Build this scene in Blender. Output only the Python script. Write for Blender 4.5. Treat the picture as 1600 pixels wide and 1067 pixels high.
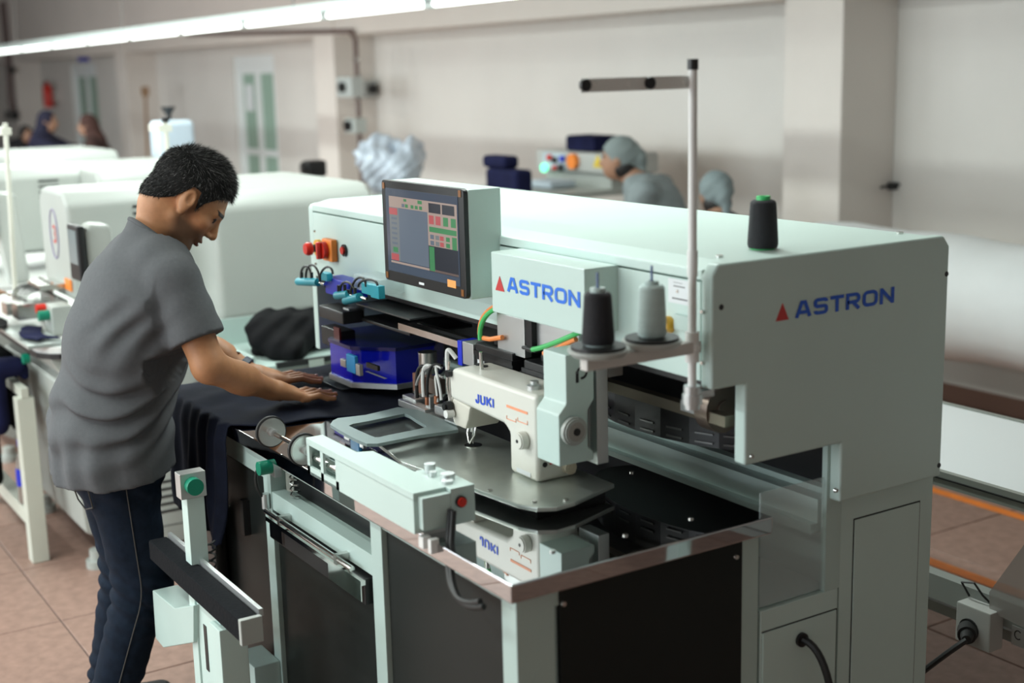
import bpy, bmesh, math, random
import numpy as np
from mathutils import Vector, Matrix, Euler, noise
random.seed(7)
for o in list(bpy.data.objects): bpy.data.objects.remove(o, do_unlink=True)
SC = bpy.context.scene
COL = SC.collection
# ------------------------------------------------------------------ camera
F_PX, CX, CY = 2088.98, 800.0, 533.5
YAW, PITCH, ROLL = 1.00831824, 0.20027036, 0.02510134
CAM = Vector((1.951, -1.214, 1.84))
def _cam_rows():
    f = Vector((0, math.cos(PITCH), -math.sin(PITCH))); r = Vector((1, 0, 0)); d = f.cross(r)
    r2 = r*math.cos(ROLL) + d*math.sin(ROLL); d2 = d*math.cos(ROLL) - r*math.sin(ROLL)
    c, s = math.cos(YAW), math.sin(YAW)
    ax = (Vector((c, -s, 0)), Vector((s, c, 0)), Vector((0, 0, 1)))
    return [Vector([row.dot(a) for a in ax]) for row in (r2, d2, f)]
ROWS = _cam_rows()
cam_data = bpy.data.cameras.new('camera'); cam = bpy.data.objects.new('camera', cam_data); COL.objects.link(cam)
cam_data.sensor_width = 36; cam_data.lens = F_PX/1600*36; cam_data.clip_end = 200
R3 = Matrix((ROWS[0], -ROWS[1], -ROWS[2])).transposed()
cam.matrix_world = Matrix.Translation(CAM) @ R3.to_4x4()
cam_data.dof.use_dof = True; cam_data.dof.focus_distance = 3.35; cam_data.dof.aperture_fstop = 2.0
SC.camera = cam
# a pixel gives a direction; the plane of the thing it lies on gives the distance
def _ray(x, y): return ROWS[0]*((x-CX)/F_PX) + ROWS[1]*((y-CY)/F_PX) + ROWS[2]
def onX(x, y, X): d = _ray(x, y); return CAM + d*((X-CAM.x)/d.x)
def onY(x, y, Y): d = _ray(x, y); return CAM + d*((Y-CAM.y)/d.y)
def onZ(x, y, Z): d = _ray(x, y); return CAM + d*((Z-CAM.z)/d.z)
def atD(x, y, D): return CAM + _ray(x, y)*D
# ------------------------------------------------------------------ world, lights, exposure
SC.view_settings.view_transform = 'Standard'; SC.view_settings.look = 'None'
SC.view_settings.gamma = 1; SC.view_settings.exposure = 0.2
W = bpy.data.worlds.new('world'); SC.world = W; W.use_nodes = True
W.node_tree.nodes['Background'].inputs[0].default_value = (.80, .88, .95, 1)
W.node_tree.nodes['Background'].inputs[1].default_value = 0.3
def strip_light(x, y, z, length, power, col=(.90, 1.0, .955), w=.12):
    L = bpy.data.lights.new('ceiling_strip_light', 'AREA'); L.shape = 'RECTANGLE'; L.size = length; L.size_y = w
    L.energy = power; L.color = col
    o = bpy.data.objects.new('ceiling_strip_light', L); COL.objects.link(o); o.location = (x, y, z); return o
# the hall's rows of fluorescent strips, parallel to the one in view
strip_light(-7.2, -1.45, 2.6, 13, 235)
strip_light(-7.2, -4.2, 2.75, 13, 300)
strip_light(-6.4, 1.0, 2.8, 12, 200)
# tall daylight windows along the camera side of the hall
def window_light(x, power):
    L = bpy.data.lights.new('window_daylight', 'AREA'); L.shape = 'RECTANGLE'; L.size = 2.6; L.size_y = 1.7
    L.energy = power; L.color = (.86, .95, 1.0)
    o = bpy.data.objects.new('window_daylight', L); COL.objects.link(o); o.location = (x, -6.38, 1.85)
    o.rotation_euler = (math.radians(90), 0, 0)
for wx in (-14, -9.5, -5, -.5): window_light(wx, 110)

# ------------------------------------------------------------------ materials
MATS = {}
def mat(name, col, rough=.5, metal=0., noise_amt=0., noise_scale=8., bump=0., bump_scale=60., emit=None, estr=0., alpha=1., trans=0., spec=.5, coat=0., attr=None, stretch=None, sheen=0.):
    if name in MATS: return MATS[name]
    m = bpy.data.materials.new(name); m.use_nodes = True; nt = m.node_tree; b = nt.nodes['Principled BSDF']
    b.inputs['Base Color'].default_value = (*col, 1); b.inputs['Roughness'].default_value = rough
    b.inputs['Metallic'].default_value = metal; b.inputs['Specular IOR Level'].default_value = spec
    b.inputs['Coat Weight'].default_value = coat; b.inputs['Alpha'].default_value = alpha
    b.inputs['Transmission Weight'].default_value = trans; b.inputs['Sheen Weight'].default_value = sheen
    tc = nt.nodes.new('ShaderNodeTexCoord'); vec = tc.outputs['Object']
    if stretch:
        mp = nt.nodes.new('ShaderNodeMapping'); mp.inputs['Scale'].default_value = stretch
        nt.links.new(vec, mp.inputs[0]); vec = mp.outputs[0]
    src = None
    if attr:
        a = nt.nodes.new('ShaderNodeAttribute'); a.attribute_name = attr; src = a.outputs['Color']
        nt.links.new(src, b.inputs['Base Color'])
    if noise_amt:
        n = nt.nodes.new('ShaderNodeTexNoise'); n.inputs['Scale'].default_value = noise_scale; n.inputs['Detail'].default_value = 6
        nt.links.new(vec, n.inputs['Vector'])
        mr = nt.nodes.new('ShaderNodeMapRange'); mr.inputs[1].default_value = .3; mr.inputs[2].default_value = .7
        mr.inputs[3].default_value = 1-noise_amt; mr.inputs[4].default_value = 1+noise_amt
        nt.links.new(n.outputs['Fac'], mr.inputs[0])
        mx = nt.nodes.new('ShaderNodeVectorMath'); mx.operation = 'SCALE'
        if src: nt.links.new(src, mx.inputs[0])
        else: mx.inputs[0].default_value = col
        nt.links.new(mr.outputs[0], mx.inputs['Scale']); nt.links.new(mx.outputs[0], b.inputs['Base Color'])
    if bump:
        n2 = nt.nodes.new('ShaderNodeTexNoise'); n2.inputs['Scale'].default_value = bump_scale; n2.inputs['Detail'].default_value = 4
        nt.links.new(vec, n2.inputs['Vector'])
        bp = nt.nodes.new('ShaderNodeBump'); bp.inputs['Strength'].default_value = bump; bp.inputs['Distance'].default_value = .01
        nt.links.new(n2.outputs['Fac'], bp.inputs['Height']); nt.links.new(bp.outputs[0], b.inputs['Normal'])
    if emit:
        b.inputs['Emission Color'].default_value = (*emit, 1); b.inputs['Emission Strength'].default_value = estr
    MATS[name] = m; return m
mint = mat('mint_paint', (.555, .69, .65), .38, noise_amt=.03, noise_scale=3, bump=.02, bump_scale=220)
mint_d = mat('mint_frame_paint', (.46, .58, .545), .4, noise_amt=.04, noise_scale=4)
ivory = mat('ivory_paint', (.74, .73, .67), .32)
cream = mat('cream_paint', (.41, .435, .41), .4, noise_amt=.03, noise_scale=3)
steel = mat('steel', (.62, .62, .60), .25, 1.)
chrome = mat('chrome', (.78, .77, .75), .1, 1.)
alu = mat('aluminium', (.62, .64, .64), .38, .85)
mirror = mat('polished_steel_top', (.55, .55, .56), .03, 1.)
brushed = mat('brushed_plate', (.60, .64, .60), .33, .8, noise_amt=.12, noise_scale=9)
dark = mat('charcoal_panel', (.017, .020, .019), .33, spec=.16)
black = mat('black_plastic', (.012, .012, .013), .4)
blackm = mat('black_metal', (.018, .018, .020), .35, .3)
rubber = mat('black_rubber', (.015, .015, .015), .65)
white_p = mat('white_plastic', (.80, .80, .78), .4)
blue_p = mat('blue_plastic', (.012, .03, .55), .35)
blue_ac = mat('blue_acrylic', (.004, .010, .55), .12, alpha=.88, spec=.5)
clear_ac = mat('clear_acrylic', (.75, .85, .85), .05, alpha=.28)
teal = mat('teal_plastic', (.02, .33, .42), .35)
red = mat('red_plastic', (.65, .025, .012), .35)
yellow = mat('yellow_plastic', (.80, .42, .03), .4)
orange = mat('orange_plastic', (.90, .25, .03), .4)
green_b = mat('green_button', (.0, .22, .13), .4)
logo_blue = mat('logo_blue', (.012, .10, .60), .5)
logo_red = mat('logo_red', (.55, .03, .03), .5)
paper = mat('paper', (.75, .78, .80), .7)
wirew = mat('white_cable', (.7, .7, .68), .5)
wire_g = mat('green_cable', (.06, .48, .13), .45)
wire_o = mat('orange_cable', (.90, .28, .08), .45)
wire_k = mat('black_cable', (.010, .010, .010), .5)
navy = mat('navy_fabric', (.006, .008, .018), .85, noise_amt=.25, noise_scale=20, bump=.2, bump_scale=380, spec=.15)
navy2 = mat('deep_blue_fabric', (.009, .011, .045), .85, spec=.15, noise_amt=.2, noise_scale=10)
blackf = mat('black_fabric', (.005, .005, .006), .85, spec=.15, noise_amt=.2, noise_scale=20, bump=.2, bump_scale=200)
tape = mat('orange_tape', (.85, .23, .025), .5, noise_amt=.1, noise_scale=15)

# ------------------------------------------------------------------ mesh helpers
def _bm_obj(name, bm, m, parent=None, smooth=False, world=True):
    me = bpy.data.meshes.new(name); bmesh.ops.recalc_face_normals(bm, faces=bm.faces[:]) if True else None
    bm.to_mesh(me); bm.free()
    return mesh_obj(name, me, m, parent, smooth, world)
def mesh_obj(name, me, m, parent=None, smooth=False, world=True):
    for mm in (m if isinstance(m, (list, tuple)) else [m]): me.materials.append(mm)
    if smooth:
        me.polygons.foreach_set('use_smooth', [True]*len(me.polygons))
        if smooth != 2: me.set_sharp_from_angle(angle=math.radians(38))
    o = bpy.data.objects.new(name, me); COL.objects.link(o)
    if parent:
        o.parent = parent
        if world and parent.type == 'EMPTY':
            o.matrix_parent_inverse = Matrix.LocRotScale(parent.location, parent.rotation_euler, None).inverted()
    return o
def tag(o, label=None, cat=None, group=None, kind=None):
    if label: o['label'] = label
    if cat: o['category'] = cat
    if group: o['group'] = group
    if kind: o['kind'] = kind
    return o
def thing(name, label, cat, loc=(0, 0, 0), rz=0, group=None):
    o = bpy.data.objects.new(name, None); COL.objects.link(o); o.location = loc; o.rotation_euler = (0, 0, rz)
    o.empty_display_size = .1
    return tag(o, label, cat, group)
def copy_tree(o, parent=None):
    c = o.copy(); COL.objects.link(c)
    if parent: c.parent = parent
    for ch in o.children: copy_tree(ch, c)
    return c
class B:
    """collects shapes in one bmesh"""
    def __init__(s): s.bm = bmesh.new(); s.mi = 0; s.wn = False
    def _merge(s, t, M=None):
        if M is not None: bmesh.ops.transform(t, matrix=M, verts=t.verts)
        for f in t.faces: f.material_index = s.mi
        me = bpy.data.meshes.new('t'); t.to_mesh(me); t.free(); s.bm.from_mesh(me); bpy.data.meshes.remove(me); return s
    def box(s, x0, x1, y0, y1, z0, z1, bev=0., seg=2, M=None):
        t = bmesh.new(); bmesh.ops.create_cube(t, size=1)
        bmesh.ops.transform(t, matrix=Matrix.Translation(((x0+x1)/2, (y0+y1)/2, (z0+z1)/2)) @ Matrix.Diagonal((abs(x1-x0), abs(y1-y0), abs(z1-z0), 1)), verts=t.verts)
        if bev: s.wn = True; bmesh.ops.bevel(t, geom=t.edges[:], offset=bev, segments=seg, affect='EDGES', profile=.5)
        return s._merge(t, M)
    def bar(s, a, b, w, h=None, bev=0.):
        a, b = Vector(a), Vector(b); h = h or w; d = b-a; L = d.length
        q = d.to_track_quat('Z', 'Y').to_matrix().to_4x4()
        if abs(d.normalized().z) < .95:   # keep w horizontal
            zz = d.normalized(); xx = Vector((0, 0, 1)).cross(zz).normalized(); yy = zz.cross(xx)
            q = Matrix((xx, yy, zz)).transposed().to_4x4()
        return s.box(-w/2, w/2, -h/2, h/2, 0, L, bev, M=Matrix.Translation(a) @ q)
    def cyl(s, a, b, r, r2=None, n=20, cap=True, bev=0.):
        a, b = Vector(a), Vector(b); d = b-a; t = bmesh.new()
        bmesh.ops.create_cone(t, cap_ends=cap, segments=n, radius1=r, radius2=r if r2 is None else r2, depth=d.length)
        if bev: bmesh.ops.bevel(t, geom=[e for e in t.edges if len(e.link_faces) == 2 and e.calc_face_angle(0) > 1.0], offset=bev, segments=2, affect='EDGES')
        return s._merge(t, Matrix.Translation((a+b)/2) @ d.to_track_quat('Z', 'Y').to_matrix().to_4x4())
    def lathe(s, prof, M=None, n=24):
        t = bmesh.new(); rings = []
        for r, z in prof:
            rings.append([t.verts.new((r*math.cos(2*math.pi*i/n), r*math.sin(2*math.pi*i/n), z)) for i in range(n)])
        for p, q in zip(rings, rings[1:]):
            for i in range(n): t.faces.new((p[i], p[(i+1) % n], q[(i+1) % n], q[i]))
        if prof[0][0] > 1e-5: t.faces.new(list(reversed(rings[0])))
        if prof[-1][0] > 1e-5: t.faces.new(rings[-1])
        bmesh.ops.remove_doubles(t, verts=t.verts, dist=1e-6)
        return s._merge(t, M)
    def prism(s, pts, axis, a, b, bev=0., seg=2):
        """polygon pts in the plane normal to axis ('x': (y,z), 'y': (x,z), 'z': (x,y)), extruded from a to b"""
        t = bmesh.new()
        def v(p, c): return {'x': (c, p[0], p[1]), 'y': (p[0], c, p[1]), 'z': (p[0], p[1], c)}[axis]
        lo = [t.verts.new(v(p, a)) for p in pts]; hi = [t.verts.new(v(p, b)) for p in pts]
        n = len(pts)
        t.faces.new(lo); t.faces.new(list(reversed(hi)))
        for i in range(n): t.faces.new((lo[i], hi[i], hi[(i+1) % n], lo[(i+1) % n]))
        bmesh.ops.recalc_face_normals(t, faces=t.faces)
        if bev: s.wn = True; bmesh.ops.bevel(t, geom=t.edges[:], offset=bev, segments=seg, affect='EDGES', profile=.5)
        return s._merge(t)
    def tube(s, pts, r, n=8, close=False):
        pts = [Vector(p) for p in pts]; t = bmesh.new(); rings = []; up = None
        for i, p in enumerate(pts):
            a = pts[max(i-1, 0)]; b = pts[min(i+1, len(pts)-1)]
            if close: a = pts[i-1]; b = pts[(i+1) % len(pts)]
            d = (b-a).normalized()
            if up is None: up = d.orthogonal().normalized()
            up = (up - d*up.dot(d)); up = up.normalized() if up.length > 1e-6 else d.orthogonal().normalized()
            w = d.cross(up); rr = r[i] if isinstance(r, (list, tuple)) else r
            rings.append([t.verts.new(p + (up*math.cos(2*math.pi*k/n) + w*math.sin(2*math.pi*k/n))*rr) for k in range(n)])
        prs = list(zip(rings, rings[1:])) + ([(rings[-1], rings[0])] if close else [])
        for p, q in prs:
            for k in range(n): t.faces.new((p[k], p[(k+1) % n], q[(k+1) % n], q[k]))
        if not close: t.faces.new(list(reversed(rings[0]))); t.faces.new(rings[-1])
        return s._merge(t)
    def ell(s, c, r, M=None, n=16):
        t = bmesh.new(); bmesh.ops.create_uvsphere(t, u_segments=n, v_segments=max(6, n//2), radius=1)
        M2 = Matrix.Translation(c) @ (M or Matrix()) @ Matrix.Diagonal((*r, 1)); return s._merge(t, M2)
    def quad(s, pts):
        t = bmesh.new(); t.faces.new([t.verts.new(p) for p in pts]); return s._merge(t)
    def fbox(s, p0, p1, Y, depth, bev=0.):   # rectangle seen at p0 (top left) .. p1 (bottom right) on the plane y=Y
        a, b = onY(*p0, Y), onY(*p1, Y); return s.box(min(a.x, b.x), max(a.x, b.x), Y, Y+depth, min(a.z, b.z), max(a.z, b.z), bev)
    def xbox(s, p0, p1, X, depth, bev=0.):   # the same on the plane x=X, extending to -x
        a, b = onX(*p0, X), onX(*p1, X); return s.box(X-depth, X, min(a.y, b.y), max(a.y, b.y), min(a.z, b.z), max(a.z, b.z), bev)
    def make(s, name, m, parent=None, smooth=True, world=True):
        o = _bm_obj(name, s.bm, m, parent, smooth, world)
        if s.wn and smooth:
            w = o.modifiers.new('weighted_normals', 'WEIGHTED_NORMAL'); w.weight = 90; w.keep_sharp = True
        return o
def bez(p0, p1, p2, p3, n=16):
    p0, p1, p2, p3 = map(Vector, (p0, p1, p2, p3))
    return [p0*(1-t)**3 + p1*3*t*(1-t)**2 + p2*3*t*t*(1-t) + p3*t**3 for t in [i/n for i in range(n+1)]]
def rrect(x0, x1, y0, y1, r, n=5):
    out = []
    for cx, cy, a0 in ((x1-r, y1-r, 0), (x0+r, y1-r, 90), (x0+r, y0+r, 180), (x1-r, y0+r, 270)):
        for i in range(n+1):
            a = math.radians(a0 + 90*i/n); out.append((cx+r*math.cos(a), cy+r*math.sin(a)))
    return out
# ------------------------------------------------------------------ lettering: bold strokes laid flat on a face
def _arc(cx, cy, rx, ry, a0, a1, n=6): return [(cx+rx*math.cos(math.radians(a0+(a1-a0)*i/n)), cy+ry*math.sin(math.radians(a0+(a1-a0)*i/n))) for i in range(n+1)]
def glyph(c, s):
    h = s/2; t = 1-h
    if c == 'A': return 1.0, [([(h*.9, 0), (.40, t), (.60, t), (1-h*.9, 0)], 0), ([(.22, .30), (.78, .30)], 0)]
    if c == 'S': return .9, [(_arc(.9-h-.16, .75, .16, t-.75, 0, 90) + _arc(h+.16, .75, .16, t-.75, 90, 180) + _arc(h+.16, .64, .16, .14, 180, 270) + _arc(.9-h-.16, .36, .16, .14, 90, 0) + _arc(.9-h-.16, .25, .16, .25-h, 0, -90) + _arc(h+.16, .25, .16, .25-h, -90, -180), 0)]
    if c == 'T': return .86, [([(0, t), (.86, t)], 0), ([(.43, t-h*.9), (.43, 0)], 0)]
    if c == 'R': return .94, [([(h, 0), (h, t)] + _arc(.94-h-.2, (t+.44)/2, .2, (t-.44)/2, 90, -90) + [(h, .44)], 0), ([(.45, .44), (.94-h*.8, 0)], 0)]
    if c == 'O': return 1.0, [(_arc(1-h-.24, t-.24, .24, .24, 0, 90) + _arc(h+.24, t-.24, .24, .24, 90, 180) + _arc(h+.24, h+.24, .24, .24, 180, 270) + _arc(1-h-.24, h+.24, .24, .24, 270, 360), 1)]
    if c == 'N': return .96, [([(h, 0), (h, 1)], 0), ([(.96-h, 0), (.96-h, 1)], 0), ([(h*.9, 1-h*.55), (.96-h*.9, h*.55)], 0)]
    if c == 'J': return .62, [([(.62-h, 1)] + _arc(.62-h-.17, .2, .17, .2-h*.2, 0, -90) + _arc(h+.1, .2, .1, .2-h*.2, -90, -180) + [(h, .36)], 0)]
    if c == 'U': return .86, [([(h, 1)] + _arc(h+.2, .2+h*.3, .2, .2-h*.0, 180, 270) + _arc(.86-h-.2, .2+h*.3, .2, .2, 270, 360) + [(.86-h, 1)], 0)]
    if c == 'K': return .86, [([(h, 0), (h, 1)], 0), ([(h+.05, .42), (.80, 1)], 0), ([(.38, .55), (.80, 0)], 0)]
    if c == 'I': return s, [([(h, 0), (h, 1)], 0)]
    if c == 'C': return .8, [(_arc(.42, .5, .36, .45, 45, 315, 12), 0)]
    if c == 'P': return .75, [([(h, 0), (h, t)] + _arc(.45, (t+.42)/2, .25, (t-.42)/2, 90, -90) + [(h, .42)], 0)]
    if c == '3': return .7, [(_arc(.35, .73, .26, .22, 150, -80, 8) + _arc(.35, .27, .28, .24, 80, -150, 8), 0)]
    return .5, []
def ribbon(b, pts, w, closed, f):
    n = len(pts); P = [Vector(p) for p in pts]; L = []; R = []
    for i in range(n):
        a = P[i-1] if (i or closed) else None; c = P[(i+1) % n] if (i < n-1 or closed) else None
        d1 = (P[i]-a).normalized() if a is not None and (P[i]-a).length > 1e-6 else None
        d2 = (c-P[i]).normalized() if c is not None and (c-P[i]).length > 1e-6 else None
        if d1 is None: d1 = d2
        if d2 is None: d2 = d1
        n1 = Vector((-d1.y, d1.x)); n2 = Vector((-d2.y, d2.x)); m = (n1+n2)
        m = m.normalized() if m.length > 1e-4 else n1
        k = w/2/max(.55, m.dot(n1)); L.append(P[i]+m*k); R.append(P[i]-m*k)
    for i in range(n if closed else n-1):
        j = (i+1) % n; b.quad([f(L[i]), f(L[j]), f(R[j]), f(R[i])])
def lettering(b, s, o, u, v, height, width, stroke=.2, gap=.16, slant=0.):
    """text s from lower-left corner o along u, up v; fills width"""
    o, u, v = Vector(o), Vector(u).normalized(), Vector(v).normalized()
    tot = sum(glyph(c, stroke)[0] for c in s) + gap*(len(s)-1); k = width/tot; x = 0; nn = u.cross(v)
    for q, c in enumerate(s):
        w, st = glyph(c, stroke)
        for si, (pts, cl) in enumerate(st):
            ribbon(b, pts, stroke, cl, lambda p, x=x, si=si: o + u*((p[0]+x)*k + p[1]*slant*height) + v*(p[1]*height) + nn*(si*2e-5))
        x += w+gap
# ------------------------------------------------------------------ soft bodies: distance fields turned into one surface
class Field:
    def __init__(s, lo, hi, h):
        s.lo = np.array(lo, float); s.h = h; s.n = np.maximum(3, np.ceil((np.array(hi)-s.lo)/h).astype(int)+1)
        s.D = np.full(s.n, .3, np.float32)
    def _blk(s, lo, hi, m):
        i0 = np.clip(np.floor((np.array(lo)-m-s.lo)/s.h).astype(int), 0, s.n); i1 = np.clip(np.ceil((np.array(hi)+m-s.lo)/s.h).astype(int)+1, 0, s.n)
        if (i1 <= i0).any(): return None
        ax = [s.lo[k]+s.h*np.arange(i0[k], i1[k], dtype=np.float32) for k in range(3)]
        g = np.meshgrid(*ax, indexing='ij')
        return tuple(slice(i0[k], i1[k]) for k in range(3)), np.stack(g, -1).astype(np.float32)
    def put(s, d, sl, k, sub=False):
        a = s.D[sl]
        if sub:
            h = np.clip(.5-.5*(a+d)/k, 0, 1); s.D[sl] = a*(1-h) - d*h + k*h*(1-h)
        else:
            h = np.clip(.5+.5*(a-d)/k, 0, 1); s.D[sl] = a*(1-h) + d*h - k*h*(1-h)
    def cone(s, a, b, ra, rb=None, k=.02, sub=False, flat=None):
        rb = ra if rb is None else rb; a = np.array(a, np.float32); b = np.array(b, np.float32); m = max(ra, rb)
        r = s._blk(np.minimum(a, b)-m, np.maximum(a, b)+m, k*1.5+2*s.h)
        if r is None: return s
        sl, P = r; ba = b-a; t = np.clip(((P-a) @ ba)/max(ba @ ba, 1e-9), 0, 1)
        q = P-a-t[..., None]*ba
        if flat is not None:   # (direction, factor): squash the section along a direction
            n = np.array(flat[0], np.float32); n /= np.linalg.norm(n); q = q + (q @ n)[..., None]*n*(flat[1]-1)
        s.put(np.sqrt((q*q).sum(-1)) - (ra+(rb-ra)*t), sl, k, sub); return s
    def ell(s, c, r, k=.02, sub=False, rot=None):
        c = np.array(c, np.float32); rr = np.array(r, np.float32); m = rr.max()
        bl = s._blk(c-m, c+m, k*1.5+2*s.h)
        if bl is None: return s
        sl, P = bl; q = P-c
        if rot is not None: q = q @ np.array(Euler([math.radians(v) for v in rot]).to_matrix(), np.float32)
        k0 = np.sqrt(((q/rr)**2).sum(-1)); k1 = np.sqrt(((q/rr**2)**2).sum(-1))+1e-6
        s.put((k0*(k0-1)/k1).astype(np.float32), sl, k, sub); return s
    def grid(s):
        ax = [s.lo[k]+s.h*np.arange(s.n[k], dtype=np.float32) for k in range(3)]; return np.meshgrid(*ax, indexing='ij')
    def cut(s, n, p, k=.004):     # keep the side that n points away from
        X = s.grid(); n = np.array(n, float); n /= np.linalg.norm(n); d = sum((X[i]-p[i])*n[i] for i in range(3))
        s.D = np.maximum(s.D, d.astype(np.float32)); return s
    def displace(s, fn):
        s.D = s.D - fn(*s.grid()).astype(np.float32); return s
    def net(s):
        D = s.D; S = D < 0; n = s.n-1
        def c(i, j, k, A): return A[i:i+n[0], j:j+n[1], k:k+n[2]]
        cnt = sum(c(i, j, k, S).astype(np.int8) for i in (0, 1) for j in (0, 1) for k in (0, 1))
        act = (cnt > 0) & (cnt < 8); I = np.argwhere(act)
        idx = np.full(n, -1, np.int64); idx[act] = np.arange(len(I))
        acc = np.zeros((len(I), 3)); m = np.zeros(len(I))
        for i in (0, 1):
            for j in (0, 1):
                for k in range(3):
                    a = [0, 0, 0]; o = [x for x in range(3) if x != k]; a[o[0]] = i; a[o[1]] = j; b = list(a); b[k] = 1
                    da = D[tuple((I+a).T)]; db = D[tuple((I+b).T)]; cr = (da < 0) != (db < 0)
                    t = np.where(cr, da/np.where(cr, da-db, 1), 0); p = np.array(a, float)[None].repeat(len(I), 0); p[:, k] = t
                    acc[cr] += p[cr]; m[cr] += 1
        V = (acc/m[:, None] + I)*s.h + s.lo; Fs = []
        for k in range(3):
            o = [x for x in range(3) if x != k]
            sh = [slice(1, None)]*3; A0 = [slice(1, n[0]), slice(1, n[1]), slice(1, n[2])]; A0[k] = slice(0, n[k]); A1 = list(A0); A1[k] = slice(1, n[k]+1)
            sa, sb = S[tuple(A0)], S[tuple(A1)]; E = np.argwhere(sa != sb)
            if not len(E): continue
            base = E.copy(); base[:, o[0]] += 1; base[:, o[1]] += 1
            q = []
            for du, dv in ((-1, -1), (0, -1), (0, 0), (-1, 0)):
                t = base.copy(); t[:, o[0]] += du; t[:, o[1]] += dv; q.append(idx[tuple(t.T)])
            q = np.stack(q, 1); fl = sa[tuple(E.T)] ^ (k == 1); q[~fl] = q[~fl][:, ::-1]
            Fs.append(q)
        Fs = np.concatenate(Fs) if Fs else np.zeros((0, 4), int)
        return V, Fs[(Fs >= 0).all(1)]
def net_obj(name, parts, m, parent=None, xf=None, colour=None, world=True):
    """parts: list of (V, F) (or Field); joined into one mesh object"""
    VV, FF, off = [], [], 0
    for p in parts:
        V, Fc = p.net() if isinstance(p, Field) else p
        VV.append(V); FF.append(Fc+off); off += len(V)
    V = np.concatenate(VV); Fc = np.concatenate(FF); me = bpy.data.meshes.new(name)
    if xf is not None: V = V @ np.array(xf.to_3x3()).T + np.array(xf.translation)
    me.vertices.add(len(V)); me.vertices.foreach_set('co', V.ravel()); me.loops.add(Fc.size); me.loops.foreach_set('vertex_index', Fc.ravel().astype(np.int32))
    me.polygons.add(len(Fc)); me.polygons.foreach_set('loop_start', np.arange(0, Fc.size, 4, dtype=np.int32)); me.update(calc_edges=True); me.validate()
    if colour is not None:
        a = me.color_attributes.new('Col', 'FLOAT_COLOR', 'POINT'); c = np.ones((len(V), 4), np.float32); c[:, :3] = colour(V); a.data.foreach_set('color', c.ravel())
    return mesh_obj(name, me, m, parent, 2, world)
# ================================================================== the setting
YW = 4.6
wall_m = mat('wall_paint', (.72, .695, .66), .75, noise_amt=.04, noise_scale=1.1, bump=.03, bump_scale=30)
pil_m = mat('pillar_paint', (.74, .69, .645), .75, noise_amt=.04, noise_scale=1.3, bump=.03, bump_scale=30)
ceil_m = mat('ceiling_paint', (.55, .54, .51), .8, noise_amt=.03)
tile_m = mat('pink_terrazzo_tile', (.295, .182, .145), .45, noise_amt=.16, noise_scale=26, bump=.03, bump_scale=40)
tile_m2 = mat('pink_terrazzo_tile_pale', (.315, .195, .155), .48, noise_amt=.16, noise_scale=22, bump=.03, bump_scale=40)
grout = mat('grout', (.19, .135, .115), .9)
def struct(b, name, m, parent=None): return tag(b.make(name, m, parent, smooth=False), kind='structure')
floor = struct(B().box(-27, 6, -6.5, YW+.2, -.12, -.006), 'floor', grout)
tag(floor, 'pinkish terrazzo tiled workshop floor')
# tiles, laid on a 0.59 m grid; those the photograph shows are single objects
T = .59; tb = B(); me_t = None; tiles = []
for i in range(-42, 16):
    for j in range(-12, 9):
        x, y = -2.6+T*i, -.225+T*j
        if -27 < x and x+T < 6 and -6.5 < y and y+T < YW+.19: tiles.append((x, y))
tiles.sort(key=lambda p: ((p[0]+.9)**2 + (p[1]-1.2)**2))
tb1 = B().box(0, T-.006, 0, T-.006, -.02, 0, .002, 1); t0 = tb1.make('tile', tile_m, floor, smooth=False)
t0.location = (*tiles[0], 0)
t1 = t0.data.copy(); t1.materials.clear(); t1.materials.append(tile_m2)
for k, (x, y) in enumerate(tiles[1:300]):
    o = t0.copy(); COL.objects.link(o); o.location = (x, y, 0); o.parent = floor
    if random.random() < .45: o.data = t1
for (x, y) in tiles[300:]: tb.box(x, x+T-.006, y, y+T-.006, -.02, 0)
far = tb.make('tile', tile_m, floor, smooth=False); far['kind'] = 'stuff'
struct(B().box(-27, 6, -6.5, YW+.2, 3.3, 3.4), 'ceiling', ceil_m)
# back wall with door openings
DOORS = [(-13.25, -12.0, 2.07), (-20.4, -18.95, 2.1)]
wb = B(); xs = [-27] + sorted([d[0] for d in DOORS] + [d[1] for d in DOORS]) + [6]
for k in range(0, len(xs), 2): wb.box(xs[k], xs[k+1], YW, YW+.2, 0, 3.3)
for a, b_, h in DOORS: wb.box(a, b_, YW, YW+.2, h, 3.3)
struct(wb, 'wall_back', wall_m)
struct(B().box(-27.2, -27, -6.5, YW+.2, 0, 3.3), 'wall_left', wall_m)
struct(B().box(6, 6.2, -6.5, YW+.2, 0, 3.3), 'wall_right', wall_m)
wf = B(); ww = [-27, -15.4, -12.6, -10.9, -8.1, -6.4, -3.6, -1.9, .9, 6]
for k in range(0, len(ww), 2): wf.box(ww[k], ww[k+1], -6.7, -6.5, 0, 3.3)
for k in range(1, 9, 2): wf.box(ww[k], ww[k+1], -6.7, -6.5, 0, .9); wf.box(ww[k], ww[k+1], -6.7, -6.5, 2.75, 3.3)
struct(wf, 'wall_front', wall_m)
struct(B().box(-27, 6, 4.2, YW, 2.19, 3.3), 'trim_1', pil_m)['label'] = 'deep painted beam running along the top of the back wall'
struct(B().box(-27, 6, YW-.015, YW, 0, .10), 'baseboard_back', mat('brown_skirting', (.22, .12, .09), .6))
for n, xr in enumerate((-3.237, -9.567, -16.03, -22.4)):
    p = struct(B().box(xr-.44, xr, 4.18, YW, 0, 3.3, .008), 'trim_%d' % (n+2), pil_m)
    p['label'] = ['square painted pillar nearest the white fabric roll', 'square painted pillar carrying the grey switch boxes', 'square painted pillar behind the white sewing machines', 'square painted pillar with dark hoses at the far end'][n]
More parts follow.
